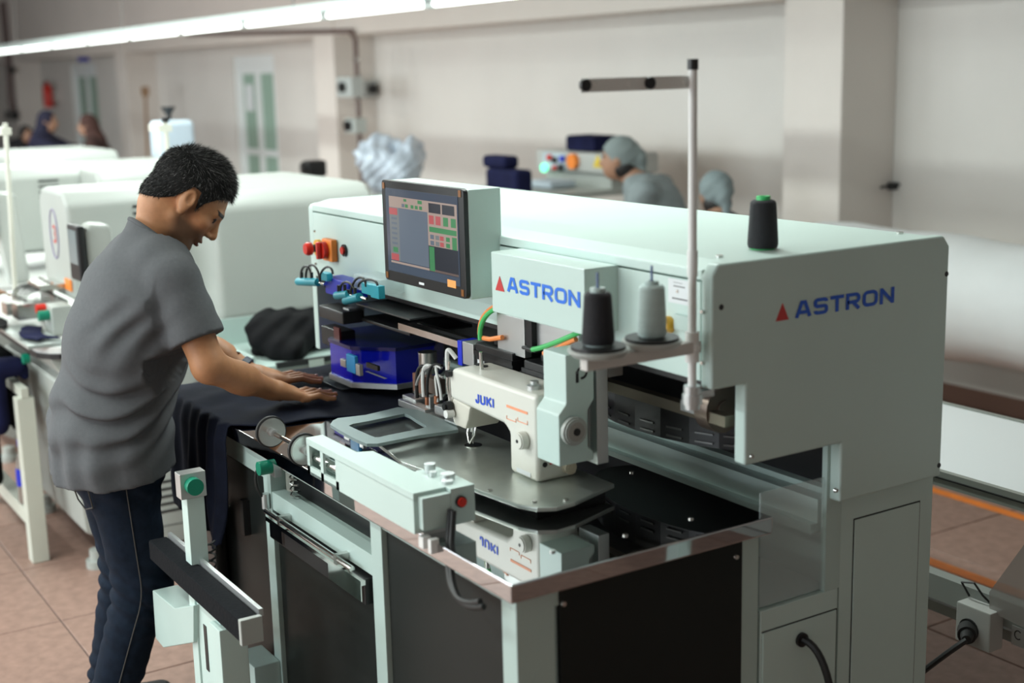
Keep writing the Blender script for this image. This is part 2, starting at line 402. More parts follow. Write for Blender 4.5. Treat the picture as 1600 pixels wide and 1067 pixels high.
dframe = mat('door_frame_white', (.82, .86, .86), .45); dglass = mat('green_frosted_glass', (.32, .46, .38), .35)
for n, (a, b_, h) in enumerate(DOORS):
    d = thing('door_%d' % (n+1), ['glazed green double door left of the pillar with switch boxes', 'glazed green double door beyond the red extinguisher'][n], 'door', ((a+b_)/2, YW+.08, 0)); d['kind'] = 'structure'
    if 'category' in d: del d['category']
    f = B(); y0, y1 = YW+.03, YW+.12; mid = (a+b_)/2
    f.box(a, a+.09, y0, y1, 0, h); f.box(b_-.09, b_, y0, y1, 0, h); f.box(a+.09, b_-.09, y0, y1, h-.12, h); f.box(a+.09, b_-.09, y0, y1, 0, .1)
    f.make('door_frame', dframe, d, smooth=False)
    for s, (u, v) in enumerate(((a+.09, mid), (mid, b_-.09))):
        lf = B(); lf.box(u, u+.07, y0+.02, y1-.02, .1, h-.12); lf.box(v-.07, v, y0+.02, y1-.02, .1, h-.12); lf.box(u+.07, v-.07, y0+.02, y1-.02, h-.2, h-.12); lf.box(u+.07, v-.07, y0+.02, y1-.02, .1, .2); lf.box(u+.07, v-.07, y0+.02, y1-.02, .95, 1.02)
        leaf = lf.make('door_leaf', dframe, d, smooth=False)
        B().box(u+.07, v-.07, y0+.04, y1-.04, .2, .95).make('pane', dglass, leaf, smooth=False)
        B().box(u+.07, v-.07, y0+.04, y1-.04, 1.02, h-.2).make('pane', dglass, leaf, smooth=False)
        if s == 0 and n == 0: B().box(u+.15, u+.36, y0+.02, y0+.038, 1.45, 1.75).make('notice', paper, leaf, smooth=False)
# fluorescent strip in view
sl = thing('fluorescent_strip', 'long white batten with glowing fluorescent tubes hung below the beam', 'ceiling light', (-9, 2.25, 2.24))
slope = lambda X: 2.19 - .0038*(X+4)
B().prism([(-.06, .0), (.06, .0), (.035, .055), (-.035, .055)], 'x', -19.5, -2.0).make('batten', mat('batten_white', (.62, .72, .70), .5), sl, smooth=False)
sl.children[0].location = (0, 2.25, 2.205)
tubem = mat('lit_tube', (1, 1, 1), .4, emit=(.90, 1, .94), estr=3.2)
tcap = mat('tube_cap', (.35, .38, .37), .5)
x = -3.0; k = 0
while x > -19.2:
    t = B().cyl((x, 2.25, 2.183), (x-1.2, 2.25, 2.183), .019, n=10).make('tube', tubem, sl)
    for hx in (x, x-1.24): B().box(hx, hx+.04, 2.228, 2.272, 2.16, 2.207).make('lamp_holder', tcap, t, smooth=False)
    x -= 1.28; k += 1
for xx, dx in ((-6.0, 0), (-9.6, 0), (-13.5, -.0)):
    B().cyl((xx, 2.25, 2.26), (xx+.25, 2.25, 3.3), .006, n=6).make('suspension_wire', mat('wire_grey', (.3, .3, .29), .5), sl)
# orange floor tapes
for y, lab in ((3.3, 'orange tape line on the floor near the back wall'), (2.615, 'orange tape line on the floor behind the white table')):
    tag(B().box(-9, 3.5, y-.028, y+.028, .0005, .002).make('floor_tape', tape, smooth=False), lab, 'floor tape')
# pipes and boxes on pillar by the door
pipe_m = mat('brown_pipe', (.16, .11, .10), .5)
pp = onY(556, 48, 4.165)
pt = thing('conduit_pipe', 'thin brown pipe running along the wall and down the pillar', 'pipe', (pp.x, 4.165, 1.2))
zb1 = onY(553, 120, 4.16).z; zb2 = onY(553, 152, 4.16).z; zs1 = onY(562, 184, 4.16).z; zs2 = onY(562, 208, 4.16).z
B().tube([(pp.x-4.4, 4.155, pp.z+.12), (pp.x-.08, 4.155, pp.z), (pp.x, 4.155, pp.z-.08), (pp.x, 4.155, zb1+.004)], .022).make('pipe', pipe_m, pt)
B().tube([(pp.x, 4.155, zb2-.004), (pp.x, 4.155, zs1+.004)], .022).make('pipe', pipe_m, pt)
B().tube([(pp.x, 4.155, zs2-.004), (pp.x, 4.155, .2)], .022).make('pipe', pipe_m, pt)
for zz in (.5, 1.0, 1.95): B().box(pp.x-.035, pp.x+.035, 4.14, 4.18, zz, zz+.03).make('clip', steel, pt, smooth=False)
boxg = mat('switchbox_grey', (.42, .44, .43), .5)
def wbox(name, lab, p0, p1, m, Y=4.16, knob=None, cat='switch box'):
    a, b_ = onY(*p0, Y), onY(*p1, Y); r = thing(name, lab, cat, ((a.x+b_.x)/2, Y, b_.z))
    B().box(a.x, b_.x, Y-.1, Y+.02, b_.z, a.z, .012).make('case', m, r)
    c = Vector(((a.x+b_.x)/2, Y-.1, (a.z+b_.z)/2))
    if knob: B().cyl(c, c+Vector((0, -.04, 0)), .045, n=14).make('knob', knob, r)
    return r
wbox('switch_box', 'pale grey square switch box left of the grey one on pillar', (540, 120), (566, 152), mat('box_pale', (.5, .54, .53), .5), 4.16, black)
a_, c_ = onX(568, 126, -9.50), onX(592, 152, -9.50); sb = thing('switch_box', 'darker grey round-knob switch box on the pillar side', 'switch box', (-9.53, (a_.y+c_.y)/2, c_.z))
B().box(-9.567, -9.49, a_.y, c_.y, c_.z, a_.z, .012).make('case', boxg, sb); B().cyl((-9.49, (a_.y+c_.y)/2, (a_.z+c_.z)/2), (-9.45, (a_.y+c_.y)/2, (a_.z+c_.z)/2), .045, n=14).make('knob', black, sb)
wbox('wall_socket', 'small white wall socket below the switch boxes on pillar', (553, 184), (571, 208), mat('box_white', (.62, .70, .68), .5), 4.16, blackm, 'socket')
# fire extinguisher on far wall
e = onY(77, 168, 4.45); ex = thing('fire_extinguisher', 'red fire extinguisher hung on the far back wall', 'extinguisher', (e.x, 4.45, e.z))
B().lathe([(0, 0), (.075, .005), (.08, .03), (.08, .30), (.06, .36), (.025, .39), (.025, .41), (0, .41)], Matrix.Translation((e.x, 4.45, e.z))).make('cylinder', red, ex)
B().box(e.x-.06, e.x+.03, 4.43, 4.47, e.z+.42, e.z+.45).cyl((e.x, 4.45, e.z+.4), (e.x, 4.45, e.z+.44), .02).make('valve', black, ex)
B().tube(bez((e.x-.03, 4.43, e.z+.42), (e.x-.16, 4.4, e.z+.42), (e.x-.12, 4.4, e.z+.1), (e.x-.1, 4.4, e.z+.05)), .012).make('hose', black, ex)
B().box(e.x-.04, e.x+.04, 4.52, 4.6, e.z+.1, e.z+.3).make('bracket', steel, ex, smooth=False)
# hoses on far pillar
hz = thing('hose_bundle', 'dark air hoses and valve hanging on the far pillar', 'hoses', (-22.6, 4.1, 1.1))
for k, dx in enumerate((-.32, -.2, -.06)):
    B().tube([(-22.45+dx, 4.14, 3.2), (-22.45+dx, 4.14, 2.0), (-22.45+dx-.05, 4.13, 1.6), (-22.45+dx+.02, 4.14, 1.25)], .03).make('hose', pipe_m, hz)
B().box(-23.0, -22.35, 4.06, 4.17, 1.2, 1.36, .03).make('manifold', blackm, hz)
B().box(-22.5, -22.3, 4.08, 4.17, 2.0, 2.1, .02).make('valve', blackm, hz)
# small blue and white wall device above far door
w = onY(123, 82, 4.5); d = thing('wall_speaker', 'small blue and white device fixed above the far door', 'wall device', (w.x, 4.5, w.z-.1))
B().box(w.x-.18, w.x+.02, 4.46, 4.6, w.z-.12, w.z+.14, .02).make('case', white_p, d); B().box(w.x+.02, w.x+.2, 4.46, 4.6, w.z-.14, w.z+.06, .02).make('blue_lid', blue_p, d)
# pole with wooden top leaning on the pillar between
pl = onY(221, 148, 4.05); tag(B().cyl((pl.x, 4.1, pl.z), (pl.x+.1, 4.0, .0), .018).box(pl.x-.05, pl.x+.05, 4.06, 4.14, pl.z-.02, pl.z+.1, .01).make('leaning_pole', mat('wood', (.36, .22, .13), .6)), 'thin wooden pole leaning against the middle pillar', 'pole')
# rag hook on the pillar beside the roll
hk = onX(1392, 290, -3.237); g = thing('wall_hook', 'dark wire hook on the pillar beside the white roll', 'hook', (hk.x, hk.y, hk.z))
B().box(-3.237, -3.2, hk.y-.03, hk.y+.03, hk.z-.02, hk.z+.02).make('plate', blackm, g, smooth=False); B().tube([(-3.2, hk.y-.12, hk.z+.0), (-3.19, hk.y, hk.z+.01), (-3.19, hk.y+.1, hk.z)], .008).make('wire', blackm, g)
# ================================================================== the big sewing automat
M = thing('sewing_automat', 'large mint green sewing automat with a polished steel table and touch screen', 'sewing machine', (-.95, .6, 0))
TZ = .92
def scr(b, p, n, r=.006):      # a screw head on a face with normal n
    p, n = Vector(p), Vector(n); b.cyl(p-n*.002, p+n*.004, r, r*.7, n=10)
# --- table
tt = B().box(-1.95, 0, 0, .645, .882, TZ, .004).make('table_top', mirror, M)
sc = B()
for x, y in ((-.10, .16), (-.09, .33), (-.09, .50), (-.42, .60), (-.36, .08), (-1.25, .56)): sc.cyl((x, y, TZ-.002), (x, y, TZ+.003), .006, n=10)
sc.make('screw', steel, tt)
# --- front frame
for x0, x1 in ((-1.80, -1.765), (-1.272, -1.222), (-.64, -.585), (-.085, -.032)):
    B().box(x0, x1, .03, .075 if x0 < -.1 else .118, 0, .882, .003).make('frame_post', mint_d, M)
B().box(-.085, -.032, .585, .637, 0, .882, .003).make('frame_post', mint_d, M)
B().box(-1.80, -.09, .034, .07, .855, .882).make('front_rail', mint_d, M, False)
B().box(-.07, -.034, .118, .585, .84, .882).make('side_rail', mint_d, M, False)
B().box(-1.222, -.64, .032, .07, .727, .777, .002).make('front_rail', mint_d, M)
B().box(-1.222, -.64, .07, .095, .755, .765).make('shelf', mint_d, M, False)
B().box(-1.222, -.64, .095, .105, .60, .88).make('shelf_shade_panel', black, M, False)  # black panel added so the opening above the drawer reads as dark void
for x0, x1, z1 in ((-.585, -.085, .87), (-1.765, -1.272, .80), (-1.222, -.64, .655)):
    B().box(x0+.003, x1-.003, .042, .054, .05, z1-.006, .002).make('front_panel', dark, M)
B().box(-1.765, -1.272, .036, .05, .80, .86).make('front_rail', mint_d, M, False)
B().box(-1.765, -1.6, -.0, .036, .30, .62, .01).make('hanging_bracket', blackm, M)
for z0, z1 in ((.60, .70), (.17, .23)): B().box(-1.44, -1.415, .022, .042, z0, z1).make('panel_slot', black, M, False)
sp = B().xbox((874, 922), (1156, 1300), -.03, .012, .002).make('side_panel', dark, M)
s2 = B()
for p in ((880, 943), (1150, 870)): scr(s2, onX(*p, -.03), (1, 0, 0), .007)
s2.make('screw', steel, sp)
# drawer under the shelf
dr = B().box(-1.215, -.655, .018, .045, .655, .718, .003).make('drawer', black, M)
B().box(-1.215, -.655, .008, .020, .704, .716).make('lip', chrome, dr, False)
B().box(-.84, -.665, .012, .0175, .662, .702).make('plate', chrome, dr, False)
B().box(-1.20, -1.12, .012, .0175, .664, .702).make('plate', chrome, dr, False)
rb = B().cyl((-1.20, .005, .735), (-.69, .005, .735), .007).make('towel_rail', chrome, M)
for x in (-1.11, -.775): B().box(x, x+.015, -.002, .032, .724, .748).make('rail_clip', steel, rb, False)
# button and spring under the front edge
kb = B().cyl((-1.165, .012, .862), (-1.165, -.022, .862), .018).make('push_button', green_b, M)
B().box(-1.19, -1.14, .012, .03, .838, .882).make('button_plate', alu, kb, False)
B().tube([(-1.13+.012*math.cos(t*.9), .06+.012*math.sin(t*.9), .86-.0022*t) for t in range(0, 50)], .0025, 5).make('spring', steel, M)
B().tube(bez((-1.19, .015, .86), (-1.24, -.01, .85), (-1.235, -.01, .80), (-1.235, .01, .765)), .005).make('cable', wire_k, M)
B().cyl((-1.235, .02, .77), (-1.235, .02, .73), .011).make('cable_gland', alu, M)
# low box at the front foot
B().box(-1.36, -1.23, -.045, .03, .0, .30, .004).make('foot_box', mint, M)
# --- rear cabinet, stepped
rc = B(); rc.box(-1.86, -.03, .875, 1.172, 0, .915, .003); rc.make('rear_cabinet', mint, M)
lc = B(); lc.box(-1.86, -.03, .642, .872, 0, .70, .003); lc.make('lower_cabinet', mint, M)
a, b_ = onX(1335, 811, -.03), onX(1436, 785, -.03)
dp = B(); dp.box(-.031, -.027, a.y, b_.y, .06, .848, .0015); dp.make('cabinet_door', mint, M)
gr = B()
for y in (a.y-.003, b_.y): gr.box(-.031, -.0292, y, y+.003, .06, .851)
gr.box(-.031, -.0292, a.y, b_.y, .848, .851); gr.make('door_gap', black, M, False)
dd = B(); dd.box(-.031, -.027, .648, .866, .04, .65, .0015); dd.make('cabinet_door', mint, M)
g2 = B().box(-.031, -.0292, .645, .869, .65, .653); g2.box(-.031, -.0292, .866, .869, .04, .653); g2.make('door_gap', black, M, False)
# recess between table and rear cabinet: rail, back plate, clear guard
B().box(-1.86, -.062, .836, .872, .848, .902).make('long_rail', mint, M, False)
B().box(-1.86, -.062, .815, .872, .826, .848).make('long_rail', mint_d, M, False)
B().box(-1.86, -.06, .862, .874, .70, .85).make('back_plate', mint_d, M, False)
B().box(-.045, -.030, .83, .875, .70, 1.06).make('guard_post', mint_d, M, False)
B().box(-.042, -.038, .645, .832, .705, .96).make('clear_guard', clear_ac, M, False)
# --- body cover under the lid
B().prism([(.476, 1.226), (.476, 1.425), (1.15, 1.425), (1.15, 1.05), (1.12, 1.05), (1.12, 1.226)], 'x', -1.868, -.034, .003).make('body_cover', mint, M)
lid = B().prism([(.476, 1.428), (.476, 1.449), (.535, 1.4615), (1.12, 1.4615), (1.155, 1.449), (1.155, 1.428)], 'x', -1.872, -.03, .004).make('lid', mint, M)
s3 = B()
for x, y in ((-.075, .56), (-.09, 1.10), (-1.0, .56)): s3.cyl((x, y, 1.460), (x, y, 1.466), .008, n=10)
s3.make('screw', steel, lid)
B().box(-1.86, -.036, .482, 1.12, 1.214, 1.226).make('void_shade_top', black, M, False)  # this and the next three: black sheets painting the dark void under the body
B().box(-1.86, -.036, .90, .92, .90, 1.22).make('void_shade_back', black, M, False)
B().box(-1.86, -.062, .872, .92, .88, .90).make('void_shade_floor', black, M, False)
B().box(-.062, -.05, .872, .92, .90, 1.22).make('void_shade_side', black, M, False)
# --- end panels
prof = [(.476, 1.440), (.492, 1.462), (1.14, 1.462), (1.160, 1.438), (1.160, .911), (.838, .911), (.838, 1.043), (.565, 1.043), (.565, 1.213), (.476, 1.213)]
ep = B().prism(prof, 'x', -.034, 0, .006, 3).make('end_panel', mint, M)
B().prism([(y, z) for y, z in [(.476, 1.44), (.492, 1.45), (1.14, 1.45), (1.16, 1.438), (1.16, .911), (.838, .911), (.60, .95), (.525, .99), (.476, .99)]], 'x', -1.902, -1.868, .006).make('end_panel', mint, M)
s4 = B(); hol = B()
for p in ((1174, 713), (1306, 766)): scr(s4, onX(*p, 0), (1, 0, 0), .006)
for p in ((1127, 480), (1479, 428), (1467, 727)): h = onX(*p, 0); hol.cyl(h+Vector((-.002, 0, 0)), h+Vector((.0006, 0, 0)), .006, n=12)
s4.make('screw', steel, ep); hol.make('hole', black, ep)
lt = B(); o0 = onX(1240, 497, .0012); lettering(lt, 'ASTRON', (.0012, .696, 1.3315), (0, 1, 0), (0, 0, 1), .0345, .290, .215, .13)
lt.make('lettering', logo_blue, ep, False)
B().prism([(.644, 1.3315), (.679, 1.3315), (.6615, 1.3665)], 'x', 0, .0012).make('logo_triangle', logo_red, ep, False)
# --- touch screen
mon = B().box(-1.196, -.775, .392, .484, 1.302, 1.566, .005).make('screen_housing', mint, M)
bez_ = B().prism(rrect(-1.200, -.777, 1.304, 1.568, .012), 'y', .380, .393, .002).make('bezel', black, mon)
scrn = mat('screen_glass', (.030, .038, .05), .12, emit=(.10, .13, .19), estr=.35)
B().box(-1.176, -.803, .3785, .381, 1.332, 1.548).make('screen', scrn, mon, False)
ui = B(); cols = {}
def em(n, c, s=.36): return mat(n, tuple(v*.3 for v in c), .3, emit=c, estr=s)
ui_m = [em('ui_cream', (.50, .38, .33)), em('ui_red', (.60, .12, .13)), em('ui_green', (.07, .30, .12)), em('ui_blue', (.16, .20, .26)), em('ui_dark', (.03, .035, .05)), em('ui_orange', (.85, .38, .12), .8), em('ui_grey', (.24, .26, .27))]
SX0, SX1, SZ0, SZ1 = -1.176, -.803, 1.332, 1.548
def U(u0, u1, v0, v1, k, lift=1):
    ui.mi = k; y = .3785-.0004*lift
    ui.quad([(SX0+(SX1-SX0)*u0, y, SZ1-(SZ1-SZ0)*v0), (SX0+(SX1-SX0)*u1, y, SZ1-(SZ1-SZ0)*v0), (SX0+(SX1-SX0)*u1, y, SZ1-(SZ1-SZ0)*v1), (SX0+(SX1-SX0)*u0, y, SZ1-(SZ1-SZ0)*v1)])
U(.05, .99, .09, .22, 0); U(.05, .19, .22, .86, 6); U(.19, .60, .22, .86, 3); U(.60, .99, .22, .60, 0); U(.60, .99, .60, .90, 4); U(.05, .99, .87, .895, 0)
U(.05, .17, .23, .31, 1, 2); U(.06, .17, .78, .86, 1, 2); U(.09, .16, .70, .76, 2, 2)
for u in (.24, .29, .37, .43, .49): U(u, u+.04, .165, .205, [3, 2, 6][int(u*100) % 3], 2)
U(.27, .31, .105, .135, 2, 2); U(.47, .53, .10, .14, 2, 2); U(.62, .78, .11, .22, 4, 2); U(.80, .96, .11, .22, 4, 2)
for u, k in ((.62, 1), (.71, 1), (.81, 2), (.91, 2)): U(u, u+.065, .25, .35, k, 2)
U(.62, .98, .38, .44, 2, 2)
for u, k in ((.63, 3), (.70, 6), (.76, 1), (.84, 2)): U(u, u+.05, .47, .52, k, 2); U(u, u+.05, .54, .59, k, 2)
U(.92, .98, .46, .60, 2, 2); U(.61, .68, .61, .89, 2, 2)
for v in (.34, .40, .46, .52, .58, .64): U(.08, .16, v, v+.025, 3, 2)
U(.84, .95, .945, 1.03, 5, 2)
ui.make('screen_graphics', ui_m, mon, False)
B().box(-1.012, -.985, .3792, .3802, 1.313, 1.319).make('maker_mark', paper, mon, False)
for x, z in ((-1.187, 1.553), (-.793, 1.556), (-1.186, 1.318), (-.793, 1.318)): B().box(x-.006, x+.006, .3786, .3805, z-.008, z+.008).make('corner_film', mat('film_amber', (.25, .10, .03), .3), mon, False)
B().fbox((601, 385), (606, 424), .47, .007).make('blue_tag', blue_p, M, False)
# --- logo box
lb = B().box(-.674, -.302, .388, .50, 1.288, 1.430, .004).make('logo_box', mint, M)
lt2 = B(); lettering(lt2, 'ASTRON', (-.604, .3868, 1.3455), (1, 0, 0), (0, 0, 1), .034, .288, .215, .13)
lt2.make('lettering', mat('logo_blue_bright', (.015, .16, .72), .5), lb, False)
B().prism([(-.655, 1.342), (-.616, 1.342), (-.6355, 1.3765)], 'y', .3868, .3885).make('logo_triangle', logo_red, lb, False)
# mounting plates below it
B().fbox((776, 488), (820, 560), .44, .02, .002).fbox((832, 500), (905, 560), .445, .02, .002).make('mounting_plate', alu, M)
B().fbox((820, 496), (831, 552), .43, .03, .002).make('slide', blackm, M)
# --- switches on the body front
p = onY(500, 387, .476); es = B().cyl(p, p+Vector((0, -.012, 0)), .026).make('emergency_stop', yellow, M)
B().cyl(p+Vector((0, -.012, 0)), p+Vector((0, -.03, 0)), .012).make('stem', black, es)
B().lathe([(0, 0), (.02, 0), (.021, .012), (.016, .02), (0, .021)], Matrix.Translation(p+Vector((0, -.03, 0))) @ Matrix.Rotation(math.radians(90), 4, 'X')).make('stop_knob', red, es)
p = onY(520, 390, .476); ms = B().box(p.x-.035, p.x+.035, .455, .476, p.z-.034, p.z+.034, .005).make('main_switch', orange, M)
B().cyl((p.x-.008, .455, p.z), (p.x-.008, .44, p.z), .026).box(p.x-.014, p.x-.002, .425, .445, p.z-.026, p.z+.026, .003).make('rotary_knob', red, ms)
p = onY(539, 391, .476); il = B().cyl(p, p+Vector((0, -.006, 0)), .018).make('lamp_button', blackm, M)
B().cyl(p+Vector((0, -.006, 0)), p+Vector((0, -.012, 0)), .011).make('lens', red, il)
s5 = B()
for q in ((492, 361), (494, 412), (1098, 487), (1098, 567), (1060, 455)): scr(s5, onY(*q, .476), (0, -1, 0), .005)
s5.make('cover_screw', steel, M)
B().fbox((1044, 434), (1076, 478), .474, .002).make('rating_label', paper, M, False)
B().fbox((1052, 441), (1066, 443), .4735, .001).fbox((1052, 447), (1070, 449), .4735, .001).fbox((1050, 466), (1074, 469), .4735, .001).make('label_print', blackm, M, False)
yk = onY(1046, 507, .476); B().cyl(yk, yk+Vector((0, -.02, 0)), .018).make('yellow_knob', yellow, M)
B().fbox((1052, 490), (1076, 520), .468, .01, .002).make('terminal_box', mint_d, M)
# --- pneumatic grippers under the body, left
grp = B().fbox((507, 432), (546, 469), .405, .06, .003).make('blue_valve_box', blue_p, M)
B().fbox((507, 449), (546, 450), .4245, .001).make('joint', navy2, grp, False)
B().fbox((552, 428), (594, 462), .40, .075).make('clear_cover', clear_ac, M, False)
def cyl_px(b, p0, p1, Y, r): a = onY(*p0, Y); c = onY(*p1, Y); b.cyl(a, c, r, n=14); return a, c
for p0, p1 in (((466, 440), (497, 441)), ((526, 462), (545, 460)), ((540, 470), (562, 464))):
    t = B(); a, c = cyl_px(t, p0, p1, .39, .012); k = t.make('air_cylinder', teal, M)
    B().cyl(c, c+Vector((.045, 0, .0)), .004).make('rod', chrome, k)
    for f in (.2, .7):
        q = a.lerp(c, f); B().cyl(q, q+Vector((0, 0, .03)), .005).make('fitting', black, k)
for p0, p1 in (((564, 441), (580, 462)), ((578, 444), (592, 468)), ((501, 425), (511, 440))):
    B().fbox(p0, p1, .39, .02, .002).make('gripper_block', teal, M)
hs = B()
for p0, p1, up in (((470, 435), (487, 435), 16), ((478, 436), (500, 440), 20), ((500, 437), (520, 428), 12), ((532, 455), (556, 462), 14), ((548, 462), (572, 448), 16), ((560, 448), (590, 446), 8)):
    a = onY(*p0, .39); c = onY(*p1, .39); m = Vector((0, 0, up*.0022)); hs.tube(bez(a, a+m*1.4, c+m*1.4, c, 10), .0035, 6)
hs.make('air_hose', wire_k, M)
B().fbox((497, 476), (536, 508), .40, .07, .006).make('drive_motor', black, M)
B().fbox((501, 508), (533, 548), .42, .05, .004).make('drive_motor', blackm, M)
B().fbox((521, 510), (531, 542), .415, .006).make('sensor_strip', mat('dark_red_plastic', (.10, .01, .012), .3), M, False)
B().fbox((536, 480), (546, 505), .43, .05).make('drive_bracket', alu, M, False)
B().fbox((556, 474), (640, 500), .42, .16, .003).make('cross_beam', mat('grey_metal', (.07, .075, .078), .4, .3), M)
B().fbox((560, 500), (640, 520), .46, .2, .003).make('cross_beam', black, M)
for y0, y1, Y in ((501, 505, .43), (508, 514, .44), (516, 524, .46)):
    B().fbox((632, y0), (735, y1+27), Y, .02) if False else None
ra = onY(632, 503, .47); rb_ = onY(735, 532, .47)
for k in range(3): B().box(ra.x, rb_.x+.15, .45+.03*k, .468+.03*k, ra.z-.018-.004*k, ra.z-.004*k).make('linear_rail', [steel, mat('grey_metal2', (.15, .15, .16), .35, .6), steel][k], M, False)
# blue turret with tinted guard
tc = onZ(600, 590, .94); cx_, cy_ = tc.x+.02, .56
def octo(r, sq=1.0): return [(cx_+r*sq*math.cos(math.radians(22.5+45*i)), cy_+r*math.sin(math.radians(22.5+45*i))) for i in range(8)]
B().prism(octo(.165, 1.15), 'z', .965, 1.062).make('turret_guard', blue_ac, M, False)
B().prism(octo(.17, 1.15), 'z', 1.062, 1.072).make('turret_lid', mat('blue_acrylic_dark', (.006, .008, .10), .15), M, False)
B().prism(octo(.172, 1.15), 'z', .950, .965).make('turret_base', alu, M, False)
B().cyl((cx_, .608, TZ), (cx_, .608, .95), .030).make('turret_foot', blackm, M)
tb = B().fbox((540, 552), (555, 585), .372, .012, .003).make('turret_clamp', mat('sky_blue', (.03, .30, .65), .4), M)
for u0, u1 in (((531, 560), (540, 575)), ((555, 568), (562, 588))): B().fbox(u0, u1, .372, .012, .002).make('clamp_pin', alu, tb)
B().fbox((572, 566), (590, 580), .376, .008).make('turret_window', blackm, M, False); B().fbox((571, 580), (601, 592), .374, .008).make('turret_plate', alu, M, False)
B().cyl((cx_+.36, .50, 1.03), (cx_+.36, .50, 1.09), .026).make('pulley', steel, M)
# --- sewing head
Ya, Yb = .325, .435
hd = B().prism([(-.778, 1.068), (-.782, 1.128), (-.760, 1.148), (-.40, 1.148), (-.40, .95), (-.514, .95), (-.514, 1.040), (-.535, 1.056)], 'y', Ya, Yb, .012, 3).make('sewing_head', ivory, M)
nb = B().prism([(-.788, 1.074), (-.69, 1.064), (-.702, 1.03), (-.716, 1.003), (-.772, 1.003), (-.782, 1.03)], 'y', Ya+.004, Yb-.008, .008, 2).make('face_cover', mat('ivory_lower', (.68, .65, .57), .35), hd)
B().cyl((-.75, .37, 1.003), (-.75, .37, .985), .006).cyl((-.75, .37, .985), (-.75, .37, .955), .0016).tube([(-.765, .37, 1.0), (-.767, .365, .98), (-.752, .36, .958)], .003).tube([(-.735, .37, 1.0), (-.733, .365, .98), (-.748, .36, .958)], .003).make('needle', steel, hd)
B().tube(bez((-.792, .335, 1.06), (-.80, .33, 1.20), (-.80, .33, 1.20), (-.775, .345, 1.165), 14), .0055).make('thread_guard', wirew, hd)
B().tube([(-.782, .33, 1.05), (-.79, .326, 1.10), (-.779, .328, 1.16)], .003).tube([(-.774, .326, 1.06), (-.777, .326, 1.15)], .002).make('take_up_lever', steel, hd)
B().cyl((-.768, Ya, 1.133), (-.768, Ya-.012, 1.133), .009).cyl((-.775, Ya, 1.05), (-.775, Ya-.014, 1.05), .014).cyl((-.775, Ya-.014, 1.05), (-.775, Ya-.02, 1.05), .007).make('tension_dial', blackm, hd)
B().cyl((-.765, Ya, 1.035), (-.765, Ya-.02, 1.035), .010).make('thread_nut', white_p, hd)
lj = B(); lettering(lj, 'JUKI', (-.655, Ya-.0012, 1.0845), (1, 0, .03), (0, 0, 1), .0205, .082, .24, .16); lj.make('lettering', mat('juki_blue', (.02, .08, .60), .5), hd, False)
og = B().fbox((791, 632), (824, 648), Ya-.0012, .001).make('orange_sticker', mat('sticker_orange', (.90, .36, .20), .6), hd, False)
ox = B()
for q0, q1 in (((791, 649), (806, 660)), ((808, 652), (824, 664))):
    a, c = onY(*q0, Ya-.0012), onY(*q1, Ya-.0012); ox.box(a.x, c.x, Ya-.0012, Ya-.0002, c.z, c.z+.0015).box(a.x, a.x+.0015, Ya-.0012, Ya-.0002, c.z, a.z).box(c.x-.0015, c.x, Ya-.0012, Ya-.0002, c.z, a.z)
ox.make('sticker_frame', MATS['sticker_orange'], hd, False)
B().fbox((807, 730), (829, 746), Ya-.0012, .001).make('data_plate', paper, hd, False)
kn = onY(821, 687, Ya); B().cyl(kn, kn+Vector((0, -.022, 0)), .020, bev=.003).make('knob', ivory, hd); B().cyl(kn+Vector((0, -.022, 0)), kn+Vector((0, -.023, 0)), .004).make('knob_hole', black, hd)
B().cyl((-.40, .405, .975), (-.385, .405, .975), .015).cyl((-.385, .405, .975), (-.384, .405, .975), .006).make('oil_window', mat('pale_yellow', (.62, .55, .42), .4), hd)
B().cyl((-.401, .345, .990), (-.398, .345, .990), .006, n=10).cyl((-.401, .425, .990), (-.398, .425, .990), .006, n=10).make('hole', black, hd)
B().box(-.4005, -.3985, .358, .372, .988, .992).make('red_mark', red, hd, False)
B().cyl((-.70, .37, 1.146), (-.70, .37, 1.19), .005).make('spool_pin', steel, hd)
B().cyl((-.46, .36, 1.148), (-.46, .36, 1.156), .016).cyl((-.48, .375, 1.148), (-.48, .375, 1.16), .01).make('oil_cap', alu, hd)
for x in (-.745, -.72): B().cyl((x, .39, 1.147), (x, .39, 1.151), .009).make('top_screw', blackm, hd)
# motor cover with handwheel
mc = B().prism([(.332, 1.255), (.405, 1.255), (.405, 1.150), (.388, 1.128), (.388, 1.048), (.402, 1.034), (.402, 1.016), (.312, 1.016), (.312, 1.128), (.332, 1.150)], 'x', -.380, -.294, .004).make('motor_cover', mint, M)
hw = onX(893, 672, -.294); w = B().cyl((-.294, hw.y, hw.z), (-.276, hw.y, hw.z), .031, bev=.004).make('handwheel', cream, mc)
B().cyl((-.276, hw.y, hw.z), (-.2745, hw.y, hw.z), .021).make('wheel_face', mat('warm_grey', (.34, .32, .29), .4), mc); B().cyl((-.2745, hw.y, hw.z), (-.272, hw.y, hw.z), .008).make('wheel_hub', black, mc)
pq = onX(909, 582, -.2935); mk = B(); mk.tube([(-.2925, pq.y+.012*math.cos(t*.35), pq.z+.012*math.sin(t*.35)) for t in range(-5, 10)], .0024, 6); mk.box(-.2945, -.2920, pq.y-.015, pq.y-.009, pq.z-.020, pq.z+.004); mk.make('maker_mark', black, mc)
B().box(-.375, -.30, .415, .446, 1.0, 1.235, .003).make('head_plate', alu, M)
B().box(-.40, -.33, .40, .42, 1.02, 1.14, .01).make('head_bracket', alu, M)
B().box(-.36, -.30, .446, .485, 1.19, 1.215).make('head_bracket', steel, M, False)
